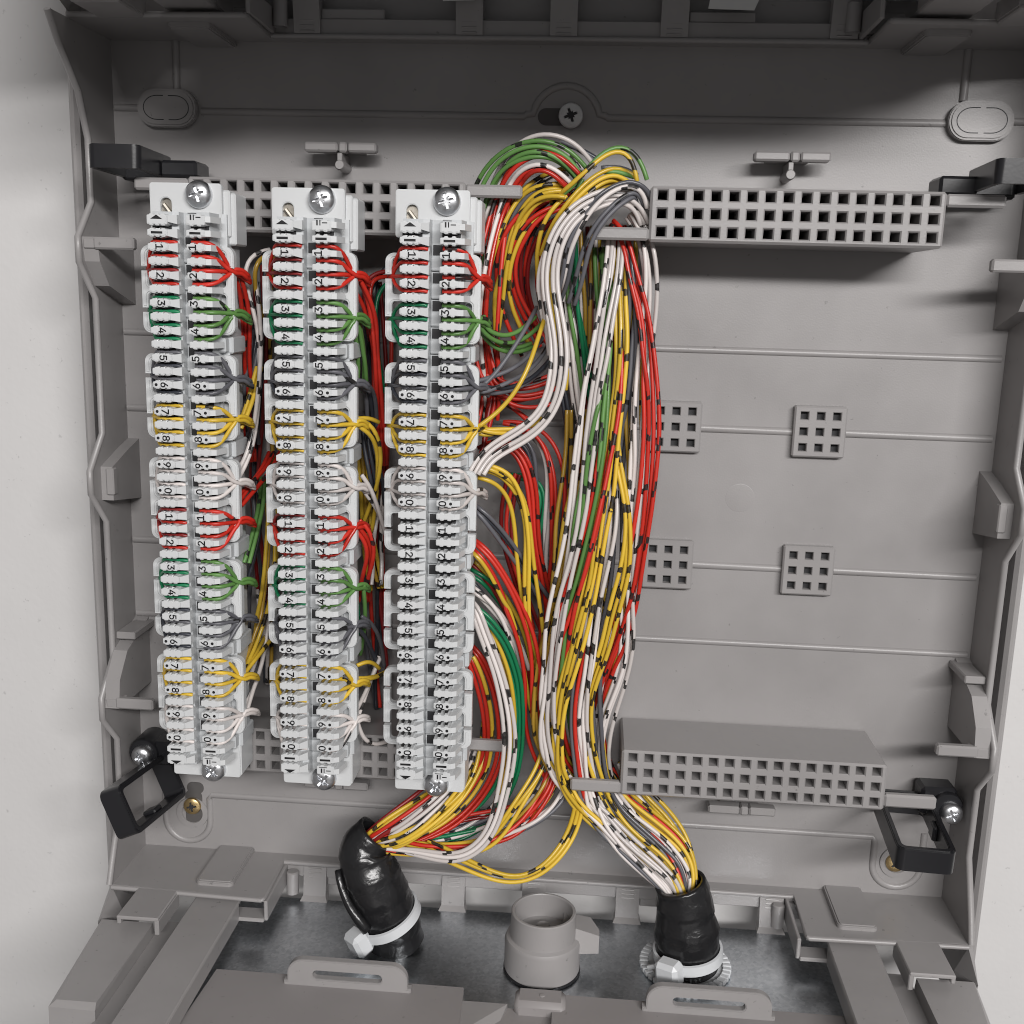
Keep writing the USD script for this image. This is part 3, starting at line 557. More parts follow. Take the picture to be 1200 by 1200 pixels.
# toothed collars under the two black cables
def collar(label, c, r, n, h):
    t = thing('toothed_collar', label, 'collar', c); part(t, 'ring', lathe([(r - 8, .2), (r - 3, .2), (r - 3, 1.4), (r - 8, 1.4)], 48, c, 'v'), 'nylon', smooth=30)
    for k in range(n):
        a = 2 * np.pi * k / n; v, f = rb(-1.25, 1.25, 0, h, 0, 4.0, .4); v = v - np.array([0, 0, 0]); ca, sa = math.cos(a), math.sin(a)
        part(t, 'tooth', (np.stack([(r - 3 + v[:, 2]) * ca - v[:, 0] * sa, v[:, 1] + .2, (r - 3 + v[:, 2]) * sa + v[:, 0] * ca], -1) + np.asarray(c), f), 'nylon')
collar('pale toothed plastic collar around the base of the right black cable', (RP[0][0] - 1, -247.0, RP[0][2] - 2), 19.5, 40, 2.4)

PHRASES = '''at the right edge of the big bundle, nearest the small blocks
beside the red wires at the big bundle's right edge
in the deeper right part of the big bundle
running mid-right down the big bundle, under the lower gray bar
in the long diagonal across the front of the big bundle
branching off the long yellow diagonal halfway down the big bundle
on the left front of the big bundle, from upper to lower bar
between white and red wires on the left of the big bundle
just left of the long yellow diagonal in the big bundle
in the lower front of the big bundle above the gray bar
rising in the lower middle of the big bundle
on the shaded left edge of the big bundle
in the lower right depth of the big bundle
leaving from under the lower right block towards the cable
deep inside the big bundle, at its left
deep inside the big bundle, left of centre
deep inside the big bundle, at its centre
deep inside the big bundle, right of centre
deep inside the big bundle, at its right
slanting behind the white arch at the top of the bundle
hanging in the dark gap left of the big bundle
in a short run just behind the white arch
arching over the top beside the upper right block
arching from the top down to digit 9 of the rightmost strip
arching inside the white arch and ending in the dark
hugging the inner side of the white arch
in the broad arch just left of the white arch
in the small arch under the green and yellow twist
in the topmost twist of green and yellow
tucked under the topmost twist at the right
in the left arch, falling beside the rightmost strip
in the outer left arch behind the upper bar
in the outermost arch, behind the green arch
peeping out behind the top of the outermost arch
falling left of the inner red arch, behind the bar
across the front of the left arches
inside the left arches, behind the yellow ones
in the inner arch curling left and back down
in the deepest inner arch beside the rightmost strip
hanging alone left of the white arch
swinging right from digits 3 and 4 of the rightmost strip
in the lower swing from digits 3 and 4 of the rightmost strip
pulled tight up and right from digits 5 and 6
fanning right from digits 5 and 6, rightmost strip
lowest of the fan from digits 5 and 6
rising steeply from digit 7 towards the white arch
leaving level from digits 7 and 8, rightmost strip
in the tangle behind the fans right of digit 5
in the middle of the tangle right of digit 6
dropping behind the guide beside digits 6 to 8
alone in the tangle right of digit 6
in the short level run right of digit 7
curving down from digits 9 and 0 in a wide bend
slanting tight from digit 0 down to the bundle
in the inner bend right of the wide yellow bend
in the outer bend just left of the big bundle
between the two red bends below the white fan
peeping through between the red bends
in the deepest bend beside the red wires
behind the tight slanting grey wires
slanting from digit 2, lower half of the rightmost strip
under the slanting red wires beside lower digit 2
in the upper dark part beside lower digit 3
in the bright curve from digit 4 to the left cable
slanting from digit 3, lower half of the rightmost strip
in the long front curve past the lower bar
beneath the long white front curve
in the shiny curve behind the lower left bar
just right of the rightmost strip's foot
between strip foot and shiny red curve
falling past the foot of the rightmost strip
in front at the foot of the rightmost strip
behind the foot of the rightmost strip
in the fan nearest the screw, entering the left cable
lowest in the sweep from left cable to big bundle
second lowest in the sweep from the left cable
at the back of the sweep from the left cable
low in the sweep, behind the long white curve
on top of the sweep from left cable to bundle
topmost at the back of the sweep
at the right end of the sweep, under the bundle
where the sweep turns up into the bundle
drooping in a loop in front of the steel plate
looping between leftmost and middle strip, front of the gap
in the small loop at the top of the first gap
falling from digits 1 and 2 of the leftmost strip
deep beside digits 3 to 6 in the first gap
rising from digits 7 and 8, upper leftmost strip
rising from digits 1 and 2, lower leftmost strip
rising from digits 3 and 4, lower leftmost strip
behind the green ones in the first gap
falling along the right of the first gap
from lower digit 7 into the first gap
from lower digit 9 up into the first gap
deep at the right of the first gap
deep at the left of the first gap
falling from digits 1 and 2 of the middle strip
crossing the top of the second gap
behind, at the top of the second gap
falling from digits 3 and 4 of the middle strip
falling from digits 5 and 6 of the middle strip
short, beside digit 7 of the middle strip
looping down from digits 7 and 8, middle strip
in the loop shaded beside digits 8 and 9
crossing the second gap from digits 9 and 0
down the left of the second gap
bent down from lower digits 1 and 2, middle strip
down the right of the second gap
falling from lower digits 3 and 4, middle strip
from lower digits 5 and 6 of the middle strip
crossing level at lower digit 7, middle strip
in a small arch above lower digit 7
rising from lower digits 8 and 9, middle strip
looping below the middle strip to the rightmost strip
deep at the left of the second gap
deep at the right of the second gap'''.split('\n')
# ---------------------------------------------------------------- wires
rng = np.random.default_rng(7); WR = 0.93
wires = []                                    # dicts: points, colour, band, label, group, fixed ends
def strand(pts, cols, name='wire', tight=1.04, twist=1.0, r=WR, fix=(1, 1), layers=None, spread=None):
    """pts: (px, py, w) way points of the strand's middle; cols: one (colour, band) per wire, left to right as one looks along it."""
    phrase = PHRASES.pop(0)
    x0, y0, w0 = pts[0]
    if 546 < x0 < 572 and w0 >= 40 and y0 > 540: pts = [(534, y0 - 8, 34), (548, y0 - 3, min(w0 - 6, 44))] + pts
    P = np.array([at(x, y, w) for x, y, w in pts]); C = spline(P, 3.0); n = len(cols); N = len(C)
    T = np.gradient(C, axis=0); T /= np.linalg.norm(T, axis=1, keepdims=True)
    S = np.cross(T, [0, 0, 1.0]); S /= np.maximum(1e-6, np.linalg.norm(S, axis=1, keepdims=True)); t = np.linspace(0, 1, N); L = np.linspace(0, 3.0 * N, N)
    ph0 = rng.uniform(0, 6.28)
    for k, (c, b) in enumerate(cols):
        lat = (k - (n - 1) / 2) * 2 * r * tight
        if layers and k % 2: dep = -1.7
        else: dep = 0
        f1, f2, f3 = rng.uniform(19, 38), rng.uniform(9, 16), rng.uniform(4.5, 7.5); q1, q2, q3 = rng.uniform(0, 6.28, 3)
        wob = twist * (1.5 * np.sin(L / f1 + q1) + .55 * np.sin(L / f2 + q2) + .16 * np.sin(L / f3 + q3)) * 1.1
        sp = np.ones(N) if spread is None else np.interp(t, np.linspace(0, 1, len(spread)), spread)
        Q = C + S * ((lat + wob) * sp)[:, None]; Q[:, 2] += dep + twist * (1.5 * np.cos(L / f1 * .9 + q1) + .5 * np.sin(L / f2 + q3))
        wires.append(dict(P=Q, c=c, b=b, label=f"{'black-ringed ' if b else ''}{NAMES[c]} wire {phrase}", group=f"{'black-ringed ' if b else ''}{NAMES[c]} wires {phrase}", name=name, r=r, fix=fix))
NAMES = {'red': 'red', 'green': 'green', 'emerald': 'deep green', 'grey': 'grey', 'slate': 'dark grey', 'yellow': 'yellow', 'ochre': 'ochre', 'white': 'white', 'maroon': 'dark red'}
def cl(s):
    key = {'r': 'red', 'g': 'green', 'e': 'emerald', 'k': 'grey', 's': 'slate', 'y': 'yellow', 'o': 'ochre', 'w': 'white', 'm': 'maroon'}
    return [(key[x[0]], int(x[1]) if len(x) > 1 else 0) for x in s.split()]
def Z(w0, *xy): return [(x, y, w0) for x, y in xy]
# the trunk, front layer (right to left)
strand([(716, 262, 28), (730, 275, 30), (744, 330, 34), (752, 350, 34), (759, 420, 36), (762, 470, 37), (761, 530, 37), (757, 580, 37), (750, 635, 36), (742, 685, 34), (732, 740, 30), (718, 780, 27), (706, 816, 24), (702, 850, 22), (712, 905, 22), (735, 945, 26), (775, 985, 34), (805, 1022, 40), (803, 1050, 44)], cl('r1 r r1 r'), tight=.86, layers=True, twist=.72)
strand([(738, 250, 30), (750, 262, 30), (756, 290, 32), (760, 340, 31), (755, 400, 31), (749, 460, 33), (748, 510, 34), (748, 560, 34), (742, 620, 35), (737, 690, 34), (737, 740, 33), (729, 785, 31), (716, 820, 29), (707, 848, 28), (704, 880, 27), (712, 920, 28), (740, 955, 30), (780, 995, 36), (801, 1028, 41), (802, 1050, 44)], cl('w1 w w2 w1'), tight=.86, layers=True, twist=.72)
strand([(724, 285, 24), (736, 340, 25), (744, 414, 27), (743, 460, 29), (742, 520, 30), (742, 570, 31), (737, 630, 30), (732, 690, 28), (726, 740, 26), (716, 770, 24), (702, 810, 20), (698, 850, 20), (706, 900, 22), (735, 938, 26), (776, 972, 34), (812, 1015, 40), (812, 1050, 44)], cl('y1 o y2 o'), tight=.86, layers=True, twist=.72)
strand([(726, 270, 26), (736, 300, 30), (740, 380, 32), (738, 434, 31), (732, 480, 29), (724, 540, 26), (720, 596, 28), (720, 640, 30), (714, 680, 30), (706, 730, 31), (700, 765, 31), (697, 810, 31), (700, 850, 31), (702, 885, 31), (713, 936, 32), (735, 962, 34), (768, 989, 38), (797, 1022, 42), (800, 1050, 45)], cl('k k2 k k'), tight=.86, layers=True, twist=.72)
strand([(716, 268, 26), (724, 310, 28), (728, 370, 33), (731, 420, 35), (728, 460, 36), (720, 520, 38), (714, 575, 39), (704, 620, 40), (696, 670, 41), (686, 710, 42), (675, 750, 42), (666, 780, 42), (656, 815, 41), (653, 845, 40), (653, 885, 39), (657, 915, 37), (668, 935, 35), (690, 956, 34), (715, 975, 36), (750, 1002, 40), (785, 1028, 43), (792, 1050, 46)], cl('y1 y1 y1 y'), tight=.86, layers=True, twist=.72)
strand([(722, 520, 34), (726, 554, 36), (733, 590, 37), (733, 630, 37), (728, 675, 37), (720, 705, 36), (715, 735, 36), (708, 770, 34), (694, 805, 33), (690, 845, 33), (696, 890, 33), (709, 930, 34), (726, 966, 36), (757, 997, 40), (791, 1028, 44), (796, 1050, 47)], cl('y1 y2 y1'), tight=.86, layers=True, twist=.72)
strand([(722, 270, 30), (720, 296, 33), (716, 330, 36), (706, 372, 38), (699, 414, 39), (691, 458, 40), (688, 500, 40), (682, 550, 41), (677, 600, 42), (670, 650, 43), (661, 690, 44), (652, 735, 44), (648, 770, 43), (643, 815, 42), (642, 850, 41), (644, 880, 39), (653, 910, 35), (676, 935, 33), (700, 958, 36), (730, 988, 40), (757, 1010, 44), (783, 1032, 46), (790, 1050, 48)], cl('w1 w w2 w w1'), tight=.86, layers=True, twist=.72)
strand([(706, 290, 22), (708, 340, 28), (711, 416, 37), (705, 460, 39), (699, 510, 41), (692, 555, 42), (686, 604, 42), (678, 650, 41), (669, 690, 37), (660, 720, 32), (654, 770, 26), (650, 830, 22), (660, 900, 22), (700, 945, 26)], cl('g1 g1 g1 g'), tight=.86, layers=True, twist=.72)
strand([(714, 300, 22), (718, 380, 32), (718, 440, 36), (714, 500, 39), (707, 550, 41), (699, 600, 43), (688, 644, 44), (677, 685, 44), (664, 722, 43), (658, 765, 40), (653, 804, 36), (650, 850, 30), (660, 895, 27), (690, 930, 26), (740, 968, 32), (790, 1015, 40), (798, 1050, 44)], cl('r1 r g r1'), tight=.86, layers=True, twist=.72)
strand([(700, 640, 30), (692, 690, 32), (684, 735, 34), (679, 775, 34), (674, 815, 35), (672, 855, 35), (676, 895, 34), (682, 938, 33), (700, 968, 34), (740, 1000, 40), (784, 1034, 44)], cl('r w1 k'), tight=.86, layers=True, twist=.72)
strand([(714, 560, 30), (714, 610, 35), (708, 660, 37), (699, 710, 38), (695, 740, 38), (688, 780, 38), (682, 815, 37), (680, 850, 36), (684, 895, 34), (692, 938, 34), (712, 972, 37), (745, 1002, 42), (785, 1034, 46)], cl('w1 w w2 w'), tight=.86, layers=True, twist=.72)
strand([(676, 480, 26), (676, 530, 28), (670, 575, 31), (662, 620, 33), (657, 670, 35), (648, 712, 36), (638, 750, 36), (633, 785, 36), (631, 815, 36), (633, 850, 36), (639, 880, 34), (652, 905, 30), (680, 938, 25), (722, 972, 28), (770, 1015, 36)], cl('o1 y1 o1 o2'))
strand([(718, 690, 26), (712, 740, 27), (706, 790, 25), (698, 830, 24), (700, 880, 25), (716, 925, 27), (750, 955, 32), (790, 990, 38), (815, 1030, 42), (812, 1050, 45)], cl('y r1 w1 g1 y1'), tight=.86, layers=True, twist=.72)
strand([(730, 890, 20), (752, 925, 24), (790, 965, 32), (815, 1003, 39), (822, 1035, 44)], cl('y1 y y1 w1'))
# deep layers of the trunk
for k, (dx, c) in enumerate(((-26, 'o1 w2 s'), (-12, 'w2 o1 m'), (4, 'm g1 y1'), (18, 'r1 w2 k'), (30, 'y1 k r'))):
    strand([(705 + dx, 265, 14), (708 + dx, 330, 16), (706 + dx, 420, 17), (700 + dx, 500, 18), (694 + dx * .9, 580, 19), (684 + dx * .8, 660, 20), (672 + dx * .8, 740, 20), (664 + dx * .7, 810, 18), (666 + dx * .6, 870, 17), (690 + dx * .5, 930, 20), (745 + dx * .4, 975, 28), (795 + dx * .3, 1028, 38)], cl(c))
# inner strands left of the trunk
strand([(684, 210, 34), (664, 250, 34), (668, 300, 26), (670, 345, 26), (680, 385, 25), (685, 420, 24), (690, 465, 22), (693, 500, 18)], cl('e e2 g'))
strand([(652, 430, 24), (657, 460, 26), (663, 505, 24), (667, 546, 20)], cl('s s'))
strand([(664, 340, 22), (668, 385, 25), (669, 435, 26), (677, 490, 25), (684, 530, 20)], cl('w1 w w1'))
# arches over the top
strand([(758, 244, 33), (757, 222, 37), (750, 213, 39), (733, 218, 41), (708, 236, 43), (686, 262, 43), (673, 290, 41), (667, 320, 37), (658, 352, 31)], cl('k k1 w1 k k2'), twist=1.1)
strand([(758, 262, 31), (754, 240, 34), (740, 229, 37), (716, 228, 39), (698, 234, 41), (680, 243, 42), (662, 260, 44), (648, 290, 45), (642, 320, 45), (645, 352, 46), (652, 385, 47), (655, 415, 48), (652, 452, 49), (641, 486, 50), (617, 508, 51), (582, 526, 52), (562, 540, 54), (559, 556, 56)], cl('w w1 w w1'), twist=.35)
strand([(700, 236, 36), (676, 248, 38), (652, 272, 40), (636, 300, 41), (630, 325, 42), (632, 355, 41), (640, 385, 38), (646, 415, 33)], cl('w1 w'))
strand([(646, 300, 36), (646, 335, 38), (654, 370, 38), (659, 400, 38), (660, 430, 36), (656, 455, 32)], cl('y1 y'))
strand([(738, 214, 32), (728, 199, 34), (711, 202, 37), (694, 212, 39), (672, 234, 40), (656, 252, 41), (645, 272, 39), (636, 300, 34)], cl('y y1 y'))
strand([(744, 222, 26), (736, 206, 30), (722, 208, 34), (706, 222, 35), (690, 232, 34), (668, 248, 34)], cl('y1 y2'))
strand([(751, 212, 36), (748, 190, 36), (740, 173, 36), (728, 168, 37), (713, 175, 39), (700, 187, 41), (690, 200, 42), (672, 218, 42), (658, 230, 38), (646, 238, 32)], cl('y1 g1'), twist=.7)
strand([(742, 208, 30), (734, 194, 32), (722, 194, 34), (708, 202, 34)], cl('g k'))
strand([(672, 214, 38), (664, 202, 40), (652, 190, 41), (631, 183, 41), (611, 190, 39), (595, 209, 36), (585, 236, 31), (577, 274, 34), (570, 320, 36), (567, 360, 36), (567, 400, 33), (574, 445, 28), (572, 490, 22)], cl('r1 r w1 r r1'))
strand([(682, 206, 36), (676, 194, 37), (660, 180, 39), (640, 171, 40), (620, 172, 39), (592, 186, 36), (575, 205, 32), (562, 240, 30), (556, 275, 30), (554, 310, 28)], cl('g1 g g g1'))
strand([(690, 200, 30), (680, 180, 33), (656, 166, 36), (636, 162, 37), (616, 167, 34), (592, 196, 29), (580, 222, 27), (568, 254, 28), (560, 290, 28), (556, 325, 26)], cl('w1 w w'))
strand([(700, 190, 26), (688, 176, 28), (672, 168, 28), (658, 168, 26)], cl('s k1'))
strand([(664, 222, 36), (642, 216, 38), (621, 227, 37), (606, 250, 33), (595, 280, 33), (587, 310, 32), (580, 350, 30), (575, 385, 26)], cl('y1 y k y1'))
strand([(660, 234, 40), (641, 226, 41), (622, 236, 38), (606, 262, 34), (598, 290, 30)], cl('y y'))
strand([(666, 202, 30), (636, 210, 31), (618, 226, 30), (602, 252, 27), (592, 284, 24)], cl('w w1 y1'))
strand([(668, 232, 32), (650, 238, 34), (631, 245, 34), (613, 264, 33), (599, 290, 31), (594, 325, 28), (599, 358, 25), (613, 385, 22), (626, 410, 20)], cl('r r1 y1 r r1'))
strand([(690, 224, 28), (662, 238, 30), (640, 252, 28), (622, 282, 24), (616, 320, 20), (622, 360, 16), (640, 400, 16)], cl('r m r1 m'))
strand([(664, 230, 38), (642, 244, 40), (630, 266, 38), (626, 295, 34), (626, 330, 30), (632, 365, 28), (640, 390, 26)], cl('y1'))
# fans on the right of the third strip
strand([(560, 372, 54), (566, 388, 50), (582, 402, 46), (600, 402, 42), (616, 393, 38), (632, 374, 30)], cl('g g1'))
strand([(560, 376, 52), (566, 398, 46), (584, 416, 42), (606, 418, 38), (626, 408, 30)], cl('g g'))
strand([(560, 452, 54), (576, 440, 50), (600, 416, 46), (624, 382, 38), (634, 362, 30)], cl('k'))
strand([(560, 452, 53), (580, 447, 48), (604, 440, 44), (628, 418, 36), (640, 398, 28)], cl('k k2'))
strand([(560, 455, 51), (576, 458, 46), (604, 453, 40), (630, 436, 32), (648, 412, 26)], cl('s k'))
strand([(560, 503, 55), (574, 492, 53), (592, 476, 52), (608, 452, 52), (620, 424, 50), (630, 392, 44), (638, 364, 36)], cl('y'))
strand([(560, 503, 54), (580, 506, 52), (600, 508, 50), (620, 501, 46), (634, 490, 40)], cl('y y1 y'))
strand([(560, 372, 30), (566, 420, 30), (574, 455, 30), (592, 462, 30), (620, 462, 28), (648, 448, 24)], cl('r1 r r'))
strand([(570, 410, 26), (580, 450, 27), (596, 472, 28), (622, 470, 28), (646, 462, 24)], cl('r r1 r'))
strand([(575, 440, 22), (574, 470, 24), (570, 500, 26), (562, 535, 30)], cl('r m r1'))
strand([(580, 450, 22), (590, 480, 24), (606, 478, 26), (622, 470, 26)], cl('r'))
strand([(592, 470, 20), (614, 480, 20), (628, 500, 18)], cl('r1 r'))
# lower left family
strand([(562, 552, 54), (575, 551, 52), (590, 559, 48), (604, 572, 45), (614, 598, 43), (618, 632, 42), (618, 672, 41), (620, 710, 39), (623, 740, 36), (629, 768, 32), (634, 810, 26)], cl('y1 y y2 y'))
strand([(559, 592, 52), (580, 614, 48), (601, 641, 42), (624, 673, 34), (642, 702, 26)], cl('k s k'))
strand([(566, 530, 26), (585, 516, 28), (602, 520, 28), (612, 535, 28), (621, 562, 27), (628, 612, 26), (637, 662, 25), (644, 700, 22), (640, 760, 20)], cl('r1 r r'))
strand([(590, 498, 22), (620, 498, 22), (638, 512, 22), (648, 535, 24), (652, 572, 24), (649, 622, 24), (646, 672, 22), (644, 730, 20)], cl('r r1 r'))
strand([(570, 520, 22), (596, 506, 22), (622, 516, 22), (628, 540, 22), (628, 580, 20), (634, 640, 19)], cl('k s'))
strand([(600, 500, 18), (628, 508, 18), (640, 535, 20), (643, 570, 20), (639, 620, 20), (640, 670, 18)], cl('w w'))
strand([(600, 560, 14), (634, 560, 18), (640, 590, 19), (630, 640, 18), (630, 690, 18)], cl('e e'))
strand([(606, 556, 20), (597, 590, 20), (594, 624, 20), (600, 660, 19), (610, 700, 18), (622, 740, 18)], cl('m r m'))
strand([(556, 640, 48), (568, 652, 46), (582, 674, 44), (600, 710, 42), (613, 748, 40), (620, 784, 37), (623, 820, 34), (625, 846, 31), (634, 876, 28), (650, 905, 26)], cl('r r y1 r'))
strand([(553, 652, 40), (574, 680, 38), (596, 716, 36), (607, 746, 34), (616, 780, 30), (620, 830, 26)], cl('y m'))
strand([(556, 672, 42), (570, 684, 40), (585, 704, 36), (600, 734, 32), (612, 776, 27)], cl('e e s'))
strand([(556, 712, 46), (568, 724, 45), (588, 748, 43), (602, 782, 40), (610, 820, 37), (611, 855, 33), (602, 900, 28), (580, 945, 28), (540, 975, 34), (490, 988, 40), (455, 988, 41)], cl('e e w1 e'))
strand([(550, 690, 48), (566, 700, 46), (584, 716, 43), (602, 744, 38), (616, 786, 31)], cl('w w1 w'))
strand([(556, 706, 50), (563, 735, 50), (577, 768, 50), (588, 806, 50), (596, 846, 49), (598, 880, 48), (594, 910, 48), (586, 946, 49), (573, 982, 50), (552, 1002, 51), (530, 1009, 51), (505, 1002, 48), (470, 994, 44), (448, 990, 42)], cl('w1 w w2'), twist=.3)
strand([(558, 718, 44), (570, 738, 43), (584, 766, 42), (595, 798, 40), (602, 836, 36), (600, 880, 32), (588, 930, 30)], cl('y o'))
strand([(552, 762, 44), (562, 782, 42), (572, 812, 38), (578, 845, 33), (578, 878, 29), (572, 905, 27), (556, 932, 30), (530, 958, 34), (486, 982, 40), (452, 984, 41)], cl('r r y1 r r'), twist=.4)
strand([(566, 845, 24), (564, 872, 26), (560, 895, 28), (548, 920, 34), (520, 952, 40), (478, 978, 43), (446, 984, 41)], cl('y y1'))
strand([(572, 870, 22), (566, 900, 24), (546, 930, 30), (516, 956, 36), (474, 974, 40), (444, 978, 40)], cl('k k'))
strand([(555, 880, 24), (548, 900, 28), (532, 924, 36), (506, 950, 43), (474, 974, 45), (445, 981, 41)], cl('w1 w w1'))
strand([(558, 895, 26), (550, 915, 30), (528, 944, 40), (498, 972, 46), (466, 990, 46), (446, 986, 41)], cl('y1 y y1'))
strand([(540, 895, 24), (528, 918, 30), (500, 942, 38), (470, 960, 42), (444, 975, 41)], cl('m w1 r'))
strand([(520, 912, 22), (500, 930, 30), (468, 948, 38), (442, 966, 42), (432, 976, 41)], cl('w1 y y1 m'))
strand([(446, 988, 41), (484, 996, 43), (530, 993, 43), (580, 985, 40), (614, 964, 36), (640, 925, 30), (650, 890, 26)], cl('r r1 r'))
strand([(446, 988, 40), (500, 992, 38), (560, 982, 36), (602, 966, 32), (632, 940, 28), (652, 905, 24)], cl('w1 o w'))
strand([(444, 984, 40), (500, 977, 36), (574, 962, 30), (622, 945, 26), (650, 920, 22)], cl('s k s'))
strand([(444, 986, 40), (486, 990, 38), (524, 980, 36), (570, 970, 32), (604, 955, 28), (640, 930, 24)], cl('e e1'))
strand([(446, 990, 42), (520, 1000, 44), (574, 992, 44), (600, 960, 42), (620, 930, 38), (636, 905, 32), (646, 870, 26)], cl('y y1 y'))
strand([(448, 986, 40), (510, 966, 34), (570, 952, 28), (624, 934, 22), (656, 900, 18)], cl('r m'))
strand([(560, 990, 36), (612, 972, 38), (640, 955, 36), (662, 935, 30), (672, 910, 24)], cl('w w1 k'))
strand([(600, 968, 34), (624, 946, 34), (640, 925, 32), (650, 898, 26), (648, 850, 22)], cl('o r y1'))
strand([(500, 992, 44), (520, 1000, 46), (545, 1012, 50), (576, 1026, 52), (607, 1033, 52), (640, 1018, 50), (664, 990, 46), (677, 960, 38), (681, 932, 27), (676, 905, 19), (668, 870, 16)], cl('y1 y1 y'), twist=.35)
# bundles in the gaps between the strips
strand([(312, 300, 34), (298, 297, 40), (288, 306, 42), (288, 322, 42), (294, 344, 42), (300, 372, 42), (304, 402, 42), (303, 449, 42), (298, 504, 42), (289, 540, 46), (276, 562, 52)], cl('w1 w1'))
strand([(318, 296, 38), (304, 292, 44), (296, 302, 45), (298, 322, 44), (305, 346, 40), (311, 372, 34)], cl('o'))
strand([(276, 320, 52), (282, 345, 44), (284, 385, 38), (281, 420, 34), (290, 470, 26), (296, 540, 22)], cl('r r1 r'))
strand([(300, 360, 24), (297, 400, 28), (291, 432, 30), (292, 470, 26), (300, 520, 20)], cl('k s k1'))
strand([(280, 500, 50), (290, 485, 46), (296, 462, 42), (304, 430, 36)], cl('y y1'))
strand([(278, 588, 52), (288, 576, 46), (300, 562, 40), (314, 548, 32), (320, 530, 24)], cl('r1 r r1'))
strand([(284, 660, 46), (289, 642, 42), (297, 615, 36), (306, 590, 28), (310, 560, 22)], cl('g1 g'))
strand([(300, 560, 20), (306, 610, 24), (298, 650, 30), (286, 690, 40)], cl('s k'))
strand([(314, 590, 24), (314, 650, 28), (310, 700, 30), (304, 740, 32), (292, 772, 40), (284, 788, 48)], cl('y1 y o'))
strand([(286, 790, 50), (296, 775, 44), (306, 765, 36), (316, 750, 28)], cl('y y1'))
strand([(282, 832, 50), (292, 812, 44), (304, 790, 36), (312, 760, 28), (310, 690, 22)], cl('w1 w w'))
strand([(316, 300, 14), (310, 420, 14), (308, 520, 14), (312, 620, 14), (312, 720, 14), (314, 800, 14)], cl('o1 w1 m s'))
strand([(296, 330, 12), (298, 450, 12), (300, 560, 12), (302, 680, 12), (302, 780, 14)], cl('s m k'))
strand([(418, 326, 52), (427, 340, 46), (436, 366, 42), (440, 420, 38), (446, 476, 32), (452, 545, 26)], cl('r r r'))
strand([(455, 318, 22), (436, 314, 24), (424, 322, 28), (424, 350, 28), (434, 400, 26)], cl('r m'))
strand([(455, 322, 20), (440, 330, 22), (438, 360, 24), (444, 410, 24), (452, 460, 22)], cl('e s'))
strand([(418, 372, 52), (422, 395, 46), (426, 424, 40), (424, 460, 32)], cl('g g g'))
strand([(418, 450, 52), (430, 447, 46), (434, 462, 40), (432, 490, 32), (436, 540, 24)], cl('k s k'))
strand([(418, 492, 50), (430, 486, 48), (442, 496, 44)], cl('y'))
strand([(418, 496, 54), (434, 500, 50), (444, 518, 46), (446, 545, 42), (440, 585, 36), (430, 620, 30)], cl('y y1'))
strand([(424, 500, 34), (428, 530, 36), (438, 556, 36), (442, 590, 30)], cl('s s s'))
strand([(418, 560, 54), (430, 574, 50), (440, 588, 46), (448, 610, 42), (456, 630, 36)], cl('w w1'))
strand([(420, 520, 26), (424, 580, 26), (428, 640, 26), (440, 690, 24)], cl('y o1 y'))
strand([(418, 616, 54), (428, 622, 51), (436, 634, 49), (436, 652, 46), (430, 676, 40), (430, 705, 32)], cl('r r1 r'))
strand([(452, 560, 24), (446, 600, 26), (442, 640, 28), (444, 670, 30), (440, 686, 34)], cl('w1 w o1'))
strand([(418, 684, 52), (422, 706, 46), (424, 735, 38), (420, 765, 30)], cl('g e g'))
strand([(418, 728, 52), (430, 733, 46), (440, 752, 38), (448, 780, 30)], cl('k s'))
strand([(418, 798, 54), (430, 800, 50), (446, 796, 42), (456, 786, 34)], cl('y y1'))
strand([(416, 778, 44), (428, 766, 44), (438, 768, 42), (446, 784, 36)], cl('y'))
strand([(448, 770, 30), (436, 800, 36), (426, 826, 44), (418, 846, 52)], cl('w1 w'))
strand([(418, 838, 54), (422, 852, 52), (424, 866, 50), (436, 874, 46), (449, 870, 42), (457, 860, 36)], cl('w1'))
strand([(428, 330, 14), (436, 450, 14), (440, 560, 14), (438, 660, 14), (440, 760, 14), (444, 830, 14)], cl('m s r k'))
strand([(446, 330, 12), (450, 450, 12), (448, 560, 12), (448, 660, 12), (448, 760, 12)], cl('r m s'))
NB = len(wires)
